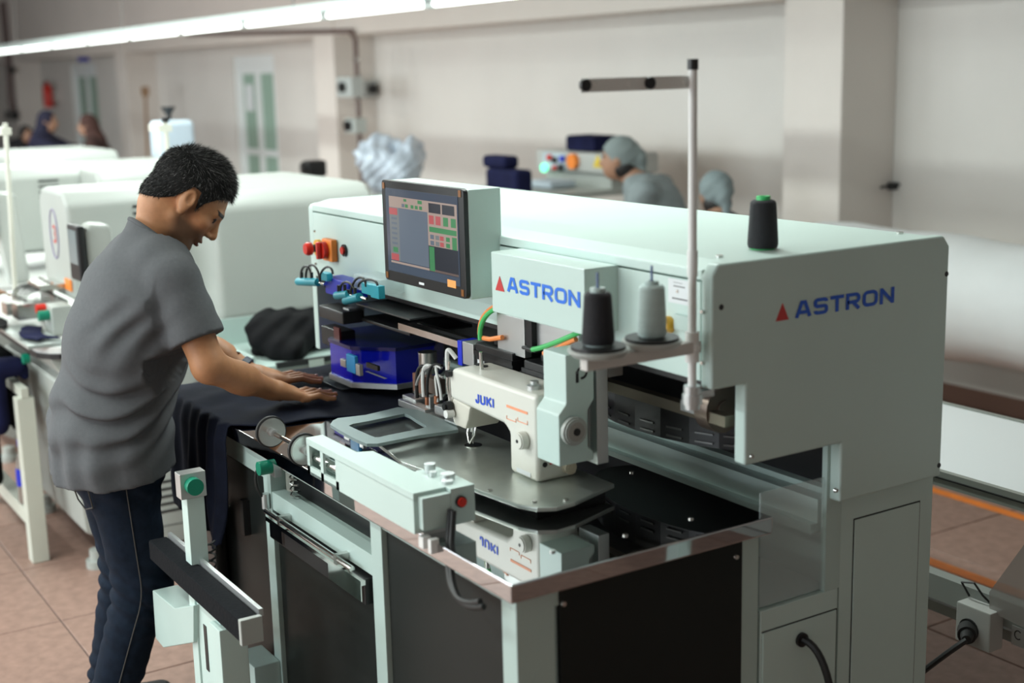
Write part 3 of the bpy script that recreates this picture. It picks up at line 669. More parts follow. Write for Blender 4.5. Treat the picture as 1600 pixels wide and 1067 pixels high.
# drive motors behind the arm
for p0, p1, Y, dpt in (((742, 535), (801, 598), .43, .09), ((818, 562), (872, 610), .43, .08)):
    m_ = B().fbox(p0, p1, Y, dpt, .004).make('stepper_motor', black, M)
    a = onY(*p0, Y); c = onY(*p1, Y)
    B().box(a.x-.004, c.x+.004, Y-.004, Y+dpt+.004, c.z+.002, c.z+.012).box(a.x-.004, c.x+.004, Y-.004, Y+dpt+.004, a.z-.028, a.z-.018).make('flange', blackm, m_, False)
    B().box(a.x+.012, a.x+.042, Y-.0012, Y, a.z-.075, a.z-.04).make('motor_label', paper, m_, False)
    B().box(c.x+.0005, c.x+.0015, Y+.02, Y+.07, a.z-.065, a.z-.045).make('motor_label', paper, m_, False)
    B().box((a.x+c.x)/2-.03, (a.x+c.x)/2+.03, Y+.02, Y+.06, a.z, a.z+.018, .004).make('connector', black, m_)
B().fbox((714, 531), (722, 572), .425, .05, .002).make('motor_mount', blue_p, M); B().fbox((722, 533), (740, 574), .425, .05, .002).make('motor_mount', alu, M)
p_ = [onY(*q, .43) for q in ((775, 478), (752, 488), (748, 510), (750, 527), (765, 530), (785, 527))]
g = bez(p_[0], p_[1], p_[2], p_[3], 12)
B().tube(g + [p_[4], p_[5]], .006).make('cable', wire_o, M); B().tube([q+Vector((.011, -.006, -.004)) for q in g], .006).make('cable', wire_g, M)
p_ = [onY(*q, .41) for q in ((832, 546), (850, 544), (880, 530), (915, 515))]; B().tube(bez(*p_), .006).make('cable', wire_g, M)
p_ = [onY(*q, .415) for q in ((850, 552), (868, 548), (882, 536), (900, 530))]; B().tube(bez(*p_), .006).make('cable', wire_o, M)
B().fbox((814, 540), (836, 552), .415, .03, .003).make('connector', black, M)
bd = [onZ(*q, .95) for q in ((588, 725), (700, 694), (905, 735))]
# bed plate under the head
bp = [(-.98, .205), (-.735, .165), (-.31, .215), (-.265, .235), (-.245, .27), (-.25, .32), (-.30, .46), (-.90, .46), (-.98, .40)]
B().prism(bp, 'z', .940, .950, .002).make('bed_plate', brushed, M)
B().cyl((-.75, .37, .949), (-.75, .37, .9515), .022).make('needle_plate', steel, M)
for x, y in ((-.30, .25), (-.42, .215), (-.62, .20), (-.27, .31)): B().cyl((x, y, .949), (x, y, .953), .006, n=10).make('plate_screw', steel, M)
B().box(-.90, -.32, .27, .45, TZ, .940).make('bed_arm', blackm, M, False)
# X-Y feed frame (clamp)
Zf = .985
outer = [(516, 663), (520, 657), (528, 653), (572, 648), (622, 636), (652, 640), (680, 650), (712, 663), (716, 671), (690, 675), (655, 680), (610, 689), (590, 693), (573, 693), (558, 687), (530, 672)]
inner = [(545, 665), (547, 664), (552, 662), (575, 658), (632, 646), (640, 649), (652, 657), (664, 664), (666, 667), (655, 670), (635, 674), (605, 680), (592, 683), (586, 683), (578, 680), (560, 672)]
fb = bmesh.new(); ring = []
for ps in (outer, inner):
    for z in (Zf, Zf-.008): ring.append([fb.verts.new((onZ(*q, Zf).x, onZ(*q, Zf).y, z)) for q in ps])
n = len(outer)
for i in range(n):
    j = (i+1) % n
    for A, C in ((ring[0], ring[2]), (ring[1], ring[3]), (ring[0], ring[1]), (ring[2], ring[3])): fb.faces.new((A[i], A[j], C[j], C[i]))
_bm_obj('clamp_frame', fb, mat('clamp_grey', (.27, .34, .34), .4, .3), M, False)
pl_ = [onZ(*q, .968) for q in ((535, 668), (632, 640), (700, 664), (590, 692))]; pb = B().prism([(q.x, q.y) for q in pl_], 'z', .962, .968).make('template_plate', mat('grey_template', (.13, .14, .14), .22, .5), M, False)
for p0, p1, Y in (((628, 616), (650, 640), .44), ((622, 634), (668, 642), .42), ((648, 634), (664, 650), .40), ((664, 618), (672, 640), .42), ((678, 632), (698, 654), .40), ((694, 655), (714, 664), .36), ((705, 632), (713, 650), .37), ((655, 646), (690, 656), .40)):
    B().fbox(p0, p1, Y, .03, .003).make('clamp_block', alu, M)
B().fbox((644, 582), (664, 618), .47, .03, .002).make('valve_plate', mat('brown_phenolic', (.20, .09, .06), .5), M); B().fbox((664, 588), (682, 618), .475, .03, .002).make('valve_plate', mat('dark_phenolic', (.10, .07, .055), .5), M)
for p0, p1 in (((668, 620), (668, 632)), ((682, 618), (682, 630))):
    t = B(); cyl_px(t, p0, p1, .42, .007); t.make('air_fitting', mat('copper', (.55, .22, .12), .35, .8), M)
for k, (p0, p1, m_, r) in enumerate((((652, 622), (668, 575), wire_k, .005), ((662, 620), (676, 574), wirew, .005), ((668, 620), (690, 572), wire_k, .004), ((650, 618), (690, 575), alu, .004), ((690, 625), (690, 575), wirew, .004), ((684, 628), (692, 590), wirew, .003))):
    a = onY(*p0, .42); c = onY(*p1, .44); B().tube(bez(a, a+Vector((-.005, 0, .06)), c+Vector((-.06, 0, .01)), c, 12), r, 7).make('air_hose', m_, M)
# --- mechanism under the body, right
B().prism([(math.cos(t*.2618)*.33-.42, .78+math.sin(t*.2618)*.17) for t in range(24)], 'z', 1.02, 1.10).make('drum', blackm, M, False)
for t in range(12, 24):
    a = t*.2618+.13; x, y = math.cos(a)*.331-.42, .78+math.sin(a)*.171; tn = Vector((-math.sin(a)*.33, math.cos(a)*.17, 0)).normalized()*.022
    for z in (1.03, 1.05): B().bar(Vector((x, y, z))-tn, Vector((x, y, z))+tn, .003, .004).make('drum_slot', mat('grey_metal3', (.12, .12, .12), .3, .7), M, False)
q0 = onY(1012, 612, .56); B().box(q0.x-.4, -.05, .555, .58, q0.z-.025, q0.z-.002).make('guide_bar', mat('bronze_metal', (.32, .28, .22), .3, .9), M, False)
q1 = onY(1066, 640, .555); B().box(q1.x, q1.x+.05, .55, .556, q1.z-.0, q1.z+.022).make('guide_block', alu, M, False)
q2 = onX(1132, 640, -.10); B().cyl((-.10, q2.y, q2.z), (-.14, q2.y, q2.z), .05).cyl((-.095, q2.y, q2.z), (-.10, q2.y, q2.z), .02).make('belt_wheel', mat('brown_metal', (.22, .17, .14), .35, .7), M)
B().box(-.20, -.12, .60, .66, 1.10, 1.20).make('motor_block', mat('warm_metal', (.25, .2, .17), .4, .6), M, False)
B().cyl((-.30, .56, 1.19), (-.30, .56, 1.215), .01).cyl((-.75, .50, 1.19), (-.75, .50, 1.215), .012).make('under_bolt', steel, M)
# --- thread stand on the end panel
PX, PY = -.03, .452
ps = B().cyl((PX, PY, 1.20), (PX, PY, 1.845), .0085, n=16).make('stand_pole', white_p, M)
B().cyl((PX, PY, 1.832), (PX, PY, 1.852), .0105).make('pole_cap', black, ps)
B().cyl((PX, PY, 1.44), (PX, PY, 1.49), .0105).make('pole_joint', white_p, ps)
ta = B().box(PX-.012, PX-.009, .20, PY+.008, 1.797, 1.822, .001).make('thread_arm', mat('arm_grey', (.80, .80, .78), .45), M)
for y in (.208, .355): B().lathe([(.006, -.004), (.011, -.004), (.011, .004), (.006, .004)], Matrix.Translation((PX-.007, y, 1.81)) @ Matrix.Rotation(math.radians(90), 4, 'Y')).make('thread_eye', blackm, ta)
for y in (.235, .31, .44): B().cyl((PX-.009, y, 1.81), (PX-.006, y, 1.81), .005, n=10).make('arm_hole', white_p, ta)
sa = B().box(PX-.012, PX+.012, .19, PY+.014, 1.288, 1.312, .003).make('spool_arm', mat('arm_paint', (.62, .60, .57), .4), M)
B().cyl((PX, PY, 1.27), (PX, PY, 1.33), .014).cyl((PX+.006, PY-.0, 1.30), (PX+.018, PY, 1.30), .006).make('arm_clamp', white_p, sa)
SP = [(PX, .225), (PX, .352)]
for (x, y) in SP:
    B().lathe([(0, 1.312), (.05, 1.314), (.058, 1.322), (.058, 1.327), (0, 1.327)], Matrix.Translation((x, y, 0))).make('spool_tray', cream, sa)
    B().cyl((x, y, 1.327), (x, y, 1.333), .052).make('spool_pad', black, sa)
    B().cyl((x, y, 1.333), (x, y, 1.47), .0025, n=8).make('spool_spindle', mat('spindle_blue', (.12, .16, .28), .4, .5), sa)
bc = B().cyl((PX, PY, 1.185), (PX, PY, 1.205), .02).cyl((PX, PY, 1.175), (PX, PY, 1.188), .016).cyl((PX, PY, 1.205), (PX, PY, 1.222), .017).make('pole_clamp', alu, M)
B().box(PX-.01, PX+.012, PY, .50, 1.195, 1.21, .002).make('clamp_bracket', alu, bc)
# --- edge guide arm along the front edge
eg = B(); Z0, Z1 = .935, 1.02
eg.prism([(-.83, -.03), (-.64, -.03), (-.31, -.03), (-.31, .045), (-.635, .045), (-.65, .012), (-.83, .012)], 'z', 1.005, Z1)
eg.box(-.66, -.31, -.03, .045, Z0, 1.006); eg.box(-.83, -.66, -.03, -.024, Z0, .955); eg.box(-.83, -.66, -.03, .012, Z0, .942)
for x in (-.83, -.755, -.675): eg.box(x, x+.015, -.03, -.024, Z0, 1.006)
eg.box(-.83, -.824, -.03, .012, Z0, 1.006); eg.box(-.83, -.66, .006, .012, Z0, 1.006)
ga = eg.make('guide_arm', mint, M, False)
B().cyl((-.82, -.01, .972), (-.67, -.01, .972), .012).box(-.79, -.76, -.018, 0, .955, .985).make('arm_spindle', chrome, ga)
gb = B().box(-.445, -.292, .045, .102, .942, Z1, .002).box(-.32, -.292, -.02, .045, .945, 1.012, .002).make('guide_box', mint, M)
bt = onX(719, 783, -.292); B().cyl((-.292, bt.y, bt.z), (-.285, bt.y, bt.z), .012).make('button_ring', black, gb); B().cyl((-.287, bt.y, bt.z), (-.281, bt.y, bt.z), .0095).make('red_button', red, gb)
B().cyl((-.42, .07, Z1), (-.42, .07, Z1+.018), .012).cyl((-.39, .06, Z1), (-.39, .06, Z1+.01), .008).cyl((-.355, .075, Z1), (-.355, .075, Z1+.012), .015).cyl((-.33, .06, Z1), (-.33, .06, Z1+.006), .012).make('top_nut', alu, gb)
B().box(-.60, -.50, -.0, .03, TZ, Z0).make('arm_foot', alu, M, False); B().box(-.40, -.33, .0, .06, TZ, Z0+.01).make('arm_foot', alu, M, False)
sf = B().cyl((-1.11, -.008, .972), (-.82, -.008, .972), .006).make('roller_shaft', chrome, M)
for x in (-1.095, -.895):
    r_ = B().cyl((x-.006, -.008, .972), (x+.006, -.008, .972), .036, n=32, bev=.002).make('roller_disc', mat('spun_aluminium', (.72, .72, .70), .22, 1.), M)
    B().lathe([(.036, -.006), (.040, -.004), (.040, .004), (.036, .006)], Matrix.Translation((x-.004, -.008, .972)) @ Matrix.Rotation(math.radians(90), 4, 'Y'), 32).make('rubber_ring', rubber, r_)
    B().cyl((x-.012, -.008, .972), (x+.02, -.008, .972), .010).make('hub', alu, r_)
ck = onX(703, 795, -.292)
for k, dx in enumerate((0, .012)):
    B().tube(bez((-.290+dx, ck.y, ck.z), (-.27+dx, ck.y-.02, .90), (-.22+dx, -.03, .80), (-.09+dx, -.012, .862-.006*k), 18), .0065).make('cable', wire_k, M)
B().box(-.315, -.295, -.02, .0, .905, .93, .002).box(-.285, -.272, -.015, .005, .90, .93, .002).make('cable_plug', white_p, M)
# power cable out of the side
ca = onX(1250, 998, -.03); B().cyl((-.032, ca.y, ca.z), (-.02, ca.y, ca.z), .016).make('cable_gland', black, M)
B().tube(bez((-.03, ca.y, ca.z), (.05, ca.y+.02, ca.z+.01), (.09, ca.y+.02, ca.z-.18), (.06, ca.y+.03, .02), 20), .0085).make('power_cable', wire_k, M)
# ------------------------------------------------------------------ thread cones
def cone(name, lab, loc, r0, r1, h, m, core):
    c = thing(name, lab, 'thread cone', loc, 0, None)
    B().lathe([(r0*.93, .003), (r0, .010), (r0*.99, .02), (r1*1.02, h*.93), (r1*.95, h*.97), (r1*.8, h)]).make('thread', m, c, world=False)
    B().lathe([(r0*.8, 0), (r0*.8, .006)] + [(r1*.55, h+.001), (r1*.55, h+.008), (r1*.3, h+.008), (r1*.3, h)]).make('core', core, c, world=False)
    return c
thb = mat('black_thread', (.014, .014, .018), .75, bump=.5, bump_scale=700, stretch=(.1, .1, 1)); thw = mat('pale_thread', (.52, .64, .62), .75, bump=.5, bump_scale=600, stretch=(.1, .1, 1), noise_amt=.06, noise_scale=60)
cone('thread_cone', 'black thread cone on the spool arm of the thread stand', (SP[0][0], SP[0][1], 1.3335), .031, .0255, .100, thb, mat('grey_core', (.45, .55, .53), .5))
c2 = cone('thread_cone', 'pale mint thread cone on the spool arm of the thread stand', (SP[1][0], SP[1][1], 1.3335), .0285, .0245, .100, thw, thw)
cone('thread_cone', 'black thread cone with green core standing on the machine lid', (-.11, .709, 1.4618), .032, .0265, .102, thb, mat('green_core', (.05, .55, .16), .45))
# ------------------------------------------------------------------ knee pad stand in front of the automat
K = thing('knee_bar_stand', 'mint steel stand with black padded bar and green button beside the man', 'stand', (-1.10, -.2, 0))
B().box(-1.172, -1.128, -.225, -.18, 0, .875, .003).make('post', mint, K)
pb = B().box(-1.160, -1.122, -.240, -.175, .832, .897, .002).make('button_box', alu, K)
B().cyl((-1.122, -.21, .866), (-1.098, -.21, .866), .021, n=24).make('green_button', green_b, pb)
B().prism([(-1.128, .0), (-1.0, .0), (-1.0, .47), (-.96, .56), (-.96, .60), (-1.128, .60)], 'y', -.22, -.19, .002).make('bracket_plate', mint, K)
B().box(-1.085, -1.065, -.2215, -.2195, .40, .52).make('slot', black, K, False)
B().box(-1.0, -.93, -.235, -.165, 0, .56, .004).make('bar_post', mint, K)
pd = B().box(-1.38, -.735, -.255, -.205, .605, .66, .006).make('padded_bar', mat('black_foam', (.005, .006, .008), .9, spec=.15, bump=.2, bump_scale=90), K)
B().box(-.737, -.722, -.256, -.204, .602, .663, .002).make('end_cap', cream, K, False)
B().box(-1.37, -.74, -.205, -.195, .655, .672).make('pad_strip', alu, K, False)
B().prism([(max(q.x, -1.455), q.z) for q in (onY(*p, -.235) for p in ((238, 922), (272, 950), (302, 946), (302, 1004), (255, 1012), (236, 990)))], 'y', -.235, -.165, .003).make('valve_box', mint_d, K)
B().tube([(-1.24+.016*math.cos(t*.8), -.14+.016*math.sin(t*.8), .34+.0028*t) for t in range(0, 120)], .003, 5).make('coiled_cable', wire_k, K)
# ================================================================== the operator
MAN = thing('person', 'man in grey t-shirt and blue jeans leaning over the steel table', 'person', (-1.68, -.24, 0))
skin_m = mat('skin', (.42, .22, .13), .5, attr='Col', noise_amt=.06, noise_scale=60, bump=.05, bump_scale=300, spec=.4)
skin_m.node_tree.nodes['Principled BSDF'].inputs['Subsurface Weight'].default_value = .08
skin_m.node_tree.nodes['Principled BSDF'].inputs['Subsurface Radius'].default_value = (.012, .005, .003)
SK = np.array((.43, .200, .095))
J = dict(pel=(-1.665, -.245, .86), hipR=(-1.575, -.25, .83), hipL=(-1.755, -.24, .83), knR=(-1.575, -.225, .46), knL=(-1.765, -.205, .47), anR=(-1.575, -.36, .08), anL=(-1.80, -.285, .085),
         waist=(-1.66, -.245, 1.0), chest=(-1.645, -.155, 1.22), c7=(-1.625, -.112, 1.405), shR=(-1.455, -.110, 1.328), shL=(-1.810, -.085, 1.335),
         elR=(-1.365, -.062, 1.10), elL=(-1.87, .05, 1.09), wrR=(-1.462, .148, .985), wrL=(-1.735, .200, .975))
J = {k: np.array(v, float) for k, v in J.items()}
# head in its own frame (x right, y forward, z up), then placed
HS = 1.05
def head_shape(f, inflate=0.):
    f.ell((0, -.014, .034), (.075+inflate, .098+inflate, .086+inflate), .02)
    f.ell((0, .022, .0), (.066+inflate, .076+inflate, .08+inflate), .02)
hf = Field((-.11, -.16, -.22), (.11, .15, .15), .0025); head_shape(hf)
hf.ell((0, .030, -.045), (.055, .062, .066), .02)
hf.cone((-.020, .072, -.100), (.020, .072, -.100), .020, .020, .02)
for s in (-1, 1):
    hf.cone((s*.056, .0, -.055), (s*.020, .066, -.098), .017, .017, .02)
    hf.ell((s*.046, .058, -.022), (.022, .022, .018), .015)
    hf.cone((s*.010, .089, .022), (s*.042, .076, .020), .010, .009, .012)
    hf.ell((s*.033, .098, .004), (.017, .014, .011), .012, sub=True)
    hf.ell((s*.032, .0755, .003), (.0125, .0125, .0125), .002)
    hf.cone((s*.020, .0865, .010), (s*.045, .077, .008), .0035, .003, .003)
    hf.cone((s*.021, .0855, -.006), (s*.044, .077, -.005), .003, .0025, .003)
    hf.ell((s*.0125, .100, -.036), (.008, .010, .007), .006)
    hf.ell((s*.076, -.008, -.004), (.009, .020, .032), .006, rot=(12, 0, -s*22))
    hf.ell((s*.086, -.003, .004), (.007, .011, .017), .004, sub=True, rot=(12, 0, -s*22))
    hf.ell((s*.074, .002, -.030), (.008, .010, .012), .006)
hf.cone((0, .090, .014), (0, .113, -.027), .0075, .0105, .010); hf.ell((0, .113, -.032), (.011, .010, .009), .006)
hf.ell((0, .088, -.060), (.026, .014, .010), .010); hf.ell((0, .0985, -.0615), (.020, .007, .0045), .004); hf.ell((0, .0955, -.0735), (.018, .008, .0055), .005)
hf.cone((-.022, .100, -.0675), (.022, .100, -.0675), .0022, .0022, .003, sub=True)
hf.cone((0, -.030, -.045), (0, .010, -.15), .056, .057, .03)
hf.ell((0, -.045, -.06), (.056, .05, .05), .03)
def head_col(V):
    x, y, z = V.T; c = np.tile(SK, (len(V), 1)); beard = np.clip((-.032-z)/.02, 0, 1)*np.clip((y-.0+.35*(z+.1))/.03, 0, 1)*np.clip((z+.145)/.03, 0, 1)
    beard = np.maximum(beard, np.clip(1-np.abs(z+.050)/.007, 0, 1)*(y > .085)); side = np.clip(1-np.abs(y-.018)/.018, 0, 1)*np.clip((.01-z)/.02, 0, 1)*(z > -.06)*(np.abs(x) > .05)
    k = np.maximum(beard*.62, side*.5)[:, None]; c = c*(1-k) + np.array((.060, .042, .034))*k
    br = (np.abs(z-(.0255-.0*np.abs(x))) < .0045)*(np.abs(x) > .012)*(np.abs(x) < .052)*(y > .06); c[br] = (.018, .013, .011)
    lip = (np.abs(z+.0675) < .011)*(np.abs(x) < .021)*(y > .09); c[lip] = c[lip]*.4+np.array((.26, .09, .07))*.6
    lash = (np.abs(z-.007) < .0035)*(np.abs(np.abs(x)-.033) < .014)*(y > .072)*(y < .0895); c[lash] = (.02, .014, .012)
    eye = (np.abs(z-.001) < .0052)*(np.abs(np.abs(x)-.033) < .010)*(y > .078)*(y < .0885); c[eye] = (.03, .02, .016)
    ck = np.clip(1-((np.abs(x)-.05)**2+(z+.025)**2)/.0009, 0, 1)[:, None]; c = c*(1+ck*np.array((.12, .0, -.03)))
    return c
HC = Vector((-1.600, -.006, 1.520))
HX = Matrix.Translation(HC) @ Euler((math.radians(-27), 0, math.radians(-17)), 'XYZ').to_matrix().to_4x4()
HX = Matrix.Translation(HC) @ (Matrix.Rotation(math.radians(-14), 4, 'Z') @ Matrix.Rotation(math.radians(-47), 4, 'X')) @ Matrix.Scale(HS, 4)
hV, hF = hf.net(); hC = head_col(hV); hVw = hV @ np.array(HX.to_3x3()).T + np.array(HX.translation)
def arms(f):
    f.cone(J['shR'], J['elR'], .056, .043, .03); f.cone(J['elR'], J['elR']*.45+J['wrR']*.55, .044, .041, .02); f.cone(J['elR']*.55+J['wrR']*.45, J['wrR'], .041, .027, .02)
    f.cone(J['shL'], J['elL'], .056, .043, .03); f.cone(J['elL'], J['elL']*.45+J['wrL']*.55, .044, .041, .02); f.cone(J['elL']*.55+J['wrL']*.45, J['wrL'], .041, .027, .02)
def hand(f, w, tip_dir, side, zt=.934):
    """w wrist; fingers along tip_dir (horizontal); side +1: thumb on the +x side"""
    w = np.array(w); d = np.array((*tip_dir, 0.)); d /= np.linalg.norm(d); r = np.array((d[1], -d[0], 0.))*side   # towards thumb
    u = np.array((0, 0, 1.)); kz = zt+.018
    S_ = 1.16; kn = w + d*.082*S_; kn[2] = kz
    f.cone(w, (w+kn)/2+u*.0, .027, .026, .02, flat=(u, 1.35))
    f.cone(w+d*.02+r*.018-u*.004, kn+r*.032, .019, .013, .015); f.cone(w+d*.02-r*.014-u*.004, kn-r*.036-d*.006, .018, .012, .015); f.cone(w+d*.02, kn, .022, .015, .015)
    for k, (o, L, sp) in enumerate(((.034, .080, .12), (.0115, .090, .03), (-.0115, .084, -.08), (-.033, .068, -.26))):
        dd = d + r*sp; dd /= np.linalg.norm(dd); o, L = o*S_, L*S_; b = kn + r*o - (d*.008 if k == 3 else 0)
        m1 = b + dd*L*.45; m1[2] = kz+.004; m2 = b + dd*L*.76; m2[2] = zt+.011; e = b + dd*L; e[2] = zt+.008
        f.cone(b-dd*.012, m1, .0098, .0090, .003); f.cone(m1, m2, .0090, .0082, .002); f.cone(m2, e, .0082, .0070, .002)
    tb = w + d*.022 + r*.022; tb[2] = (w[2]+kz)/2-.004; t1 = tb + d*.030 + r*.028; t1[2] = zt+.014; t2 = t1 + d*.030 + r*.010; t2[2] = zt+.010
    f.cone(tb, t1, .015, .0115, .012); f.cone(t1, t2, .0115, .0085, .003)
def nails(w, tip_dir, side, zt=.934): pass
hR = (-.16, 1.0); hL = (.20, 1.0)
bf = Field((-1.99, -.40, .78), (-1.28, .36, 1.52), .0065)
bf.cone(J['waist'], J['chest'], .10, .105, .05, flat=((1, 0, 0), .78)); bf.cone(J['chest'], J['c7']-np.array((0, -.03, .10)), .10, .04, .04, flat=((1, 0, 0), .72)); bf.cone(J['c7']-np.array((0, -.03, .10)), (-1.615, -.06, 1.43), .04, .044, .03); bf.cone(J['shL'], J['shR'], .045, .045, .03); arms(bf)
bV, bF = bf.net()
keep = lambda V, Fc, cond: Fc[cond(V[Fc].mean(1))]
nets = []
nets.append((bV, keep(bV, bF, lambda c: c[:, 1] < np.where(c[:, 0] > -1.6, .113, .165)), None))
for w, td, sd in ((J['wrR'], hR, -1), (J['wrL'], hL, 1)):
    f = Field(w-np.array((.11, .13, .07)), w+np.array((.13, .24, .06)), .0022); arms(f); hand(f, w, td, sd); V, Fc = f.net()
    yc = .112 if w[0] > -1.6 else .164
    nets.append((V, keep(V, Fc, lambda c, yc=yc: c[:, 1] > yc-.004), None))
nets.append((hVw, hF, hC))
cols = []
for V, Fc, c in nets:
    if c is None:
        c = np.tile(SK, (len(V), 1)); n_ = np.clip((V[:, 1]-.27)/.1, 0, 1)[:, None]; c = c*(1+n_*np.array((.10, .04, .05)))
    cols.append(c)
allc = np.concatenate(cols)
body = net_obj('body', [(V, Fc) for V, Fc, c in nets], skin_m, MAN, colour=lambda V: allc)
# finger nails
def nail_pts(w, td, side, zt=.934):
    w = np.array(w); d = np.array((*td, 0.)); d /= np.linalg.norm(d); r = np.array((d[1], -d[0], 0.))*side; S_ = 1.16; kn = w+d*.082*S_
    for o, L, sp, k in ((.034, .080, .12, 0), (.0115, .090, .03, 1), (-.0115, .084, -.08, 2), (-.033, .068, -.26, 3)):
        dd = d+r*sp; dd /= np.linalg.norm(dd); e = kn+r*o*S_-(d*.008 if k == 3 else 0)+dd*L*S_; yield Vector((e[0], e[1], zt+.0142)), math.atan2(dd[1], dd[0])
nb_ = B()
for w, td, sd in ((J['wrR'], hR, -1), (J['wrL'], hL, 1)):
    for p, a in nail_pts(w, td, sd): nb_.ell(p, (.0065, .0048, .0022), Matrix.Rotation(a, 4, 'Z'), 10)
nb_.make('finger_nails', mat('nail', (.62, .30, .25), .3), MAN)
# ---- hair: cap plus short strands
hair_m = mat('hair', (.012, .011, .011), .7, attr='Col', spec=.2)
def hairline(y, x=0):   # height above which hair grows, along the profile
    return np.interp(y, [-.13, -.095, -.06, -.035, -.018, .006, .012, .026, .032, .048, .062, .075, .10], [-.085, -.075, -.05, -.02, .032, .034, .016, -.012, .02, .046, .058, .068, .074])
cf = Field((-.11, -.15, -.12), (.11, .13, .15), .0028); head_shape(cf, .006)
cf.ell((0, -.052, -.045), (.060, .054, .05), .03)
def lump(X, Y, Z):
    return .0004*np.sin(X*210+Y*60)*np.sin(Y*170-Z*90)
cf.displace(lump)
X_, Y_, Z_ = cf.grid(); zl = hairline(Y_.ravel()).reshape(Y_.shape); cf.D = np.maximum(cf.D, ((zl-Z_)*.8).astype(np.float32))
top = np.clip((Z_-.07)/.05, 0, 1)*np.clip((Y_+.06)/.06, 0, 1); cf.D -= (top*.010).astype(np.float32)
net_obj('hair', [cf], hair_m, MAN, xf=HX, colour=lambda V: np.tile((.012, .0115, .0115), (len(V), 1)))
cV, cF = cf.net(); rng = np.random.default_rng(5)
fc = cV[cF]; nrm = np.cross(fc[:, 1]-fc[:, 0], fc[:, 3]-fc[:, 0]); nl = np.linalg.norm(nrm, axis=1)+1e-12; nrm /= nl[:, None]; cen = fc.mean(1)
out = cen-np.array((0, -.01, .02)); nrm *= np.sign((nrm*out).sum(1))[:, None]
ok = (cen[:, 2] > hairline(cen[:, 1])+.001) & ((cen*np.array((1, 1, 1)))[:, 2] > -.08)
pick = rng.choice(np.where(ok)[0], 17000, p=(nl*ok)[ok]/ (nl*ok)[ok].sum() if False else None)
vs, fs, cs = [], [], []
for q, i in enumerate(pick):
    p = cen[i] + rng.normal(0, .0012, 3); n_ = nrm[i]; tp = np.clip((p[2]-.03)/.07, 0, 1)
    flow = np.array((0, .9, -.3))*tp + np.array((0, -.15, -1.))*(1-tp); flow = flow - n_*(flow @ n_); flow /= np.linalg.norm(flow)+1e-9
    d = n_*(.45+.35*tp) + flow + rng.normal(0, .28, 3); d /= np.linalg.norm(d); L = (.009+.011*tp)*rng.uniform(.7, 1.25)
    sd = np.cross(d, rng.normal(0, 1, 3)); sd /= np.linalg.norm(sd)+1e-9; wd = .00042
    b0 = len(vs); vs += [p-sd*wd, p+sd*wd, p+d*L]; fs.append((b0, b0+1, b0+2))
    g_ = .30*rng.uniform(.5, 1) if rng.random() < .16 else rng.uniform(.008, .02); cs += [(g_, g_*.97, g_*.95)]*3
me = bpy.data.meshes.new('hair_strands'); V = np.array(vs) @ np.array(HX.to_3x3()).T + np.array(HX.translation); me.from_pydata(V.tolist(), [], fs)
ca_ = me.color_attributes.new('Col', 'FLOAT_COLOR', 'POINT'); c4 = np.ones((len(vs), 4), np.float32); c4[:, :3] = cs; ca_.data.foreach_set('color', c4.ravel())
st = mesh_obj('hair_strands', me, hair_m, MAN); st['kind'] = 'stuff'
# ---- t-shirt
shirt_m = mat('grey_cotton', (.100, .103, .110), .85, spec=.2, noise_amt=.05, noise_scale=90, bump=.12, bump_scale=500)
tf = Field((-1.98, -.47, .70), (-1.30, .10, 1.48), .0055)
fl = lambda v: ((1, 0, 0), v)
tf.cone((-1.665, -.254, .60), (-1.665, -.25, .92), .178, .150, .04, flat=fl(.80)); tf.cone((-1.665, -.25, .92), (-1.65, -.19, 1.14), .146, .152, .05, flat=fl(.80)); tf.cone((-1.65, -.19, 1.14), (-1.635, -.14, 1.27), .152, .145, .05, flat=fl(.74)); tf.cone((-1.635, -.14, 1.27), (-1.63, -.11, 1.345), .140, .095, .04, flat=fl(.60))
tf.cone(J['c7']+np.array((-.10, -.01, -.045)), J['c7']+np.array((.10, -.01, -.045)), .068, .068, .04); tf.cone(J['c7']+np.array((0, -.01, -.06)), J['c7']+np.array((.004, .012, .03)), .088, .074, .03)
for s, e in (('shR', 'elR'), ('shL', 'elL')):
    d = J[e]-J[s]; tf.cone(J['c7']+np.array((0, 0, -.06)), J[s]+np.array((0, 0, -.006)), .07, .062, .04); tf.cone(J[s]+np.array((0, 0, -.008)), J[s]+d*.72, .066, .074, .025)
def jeans_shape(f, g):
    f.cone((-1.665, -.245, .80), (-1.665, -.245, .90), .125+g, .110+g, .04, flat=fl(.74))
    for s in 'RL':
        h, k, a = J['hip'+s], J['kn'+s], J['an'+s]; h = h+np.array((0, -.01, .02))
        f.cone(h-np.array((0, 0, .03)), k, .094+g, .075+g, .05); f.cone(k, a, .074+g, .062+g, .03); f.ell(h+np.array((0, -.03, -.02)), (.08+g, .075+g, .09+g), .05)
jeans_shape(tf, .014)
def folds(X, Y, Z):
    w = np.exp(-((Z-.97)/.10)**2); a = .0085*w*np.sin(Z*80+X*26-Y*38+2.5*np.sin(X*17+Z*13))
    b = .0045*np.exp(-((Z-1.19)/.09)**2)*np.exp(-((X+1.47)/.08)**2)*np.sin((Y*1.1-Z*.9)*62+X*18+1.5*np.sin(Z*23))
    c = .0055*np.exp(-((Z-.82)/.10)**2)*np.sin(X*55+Y*40+3*np.sin(Z*9))
    return a+b+c+.0016*np.sin(X*37+Z*23)*np.sin(Y*41-Z*17)
tf.displace(folds)
X_, Y_, Z_ = tf.grid()
tf.D = np.maximum(tf.D, (.782 + .10*(Y_+.30) + .004*np.sin(X_*40) - Z_).astype(np.float32))          # hem
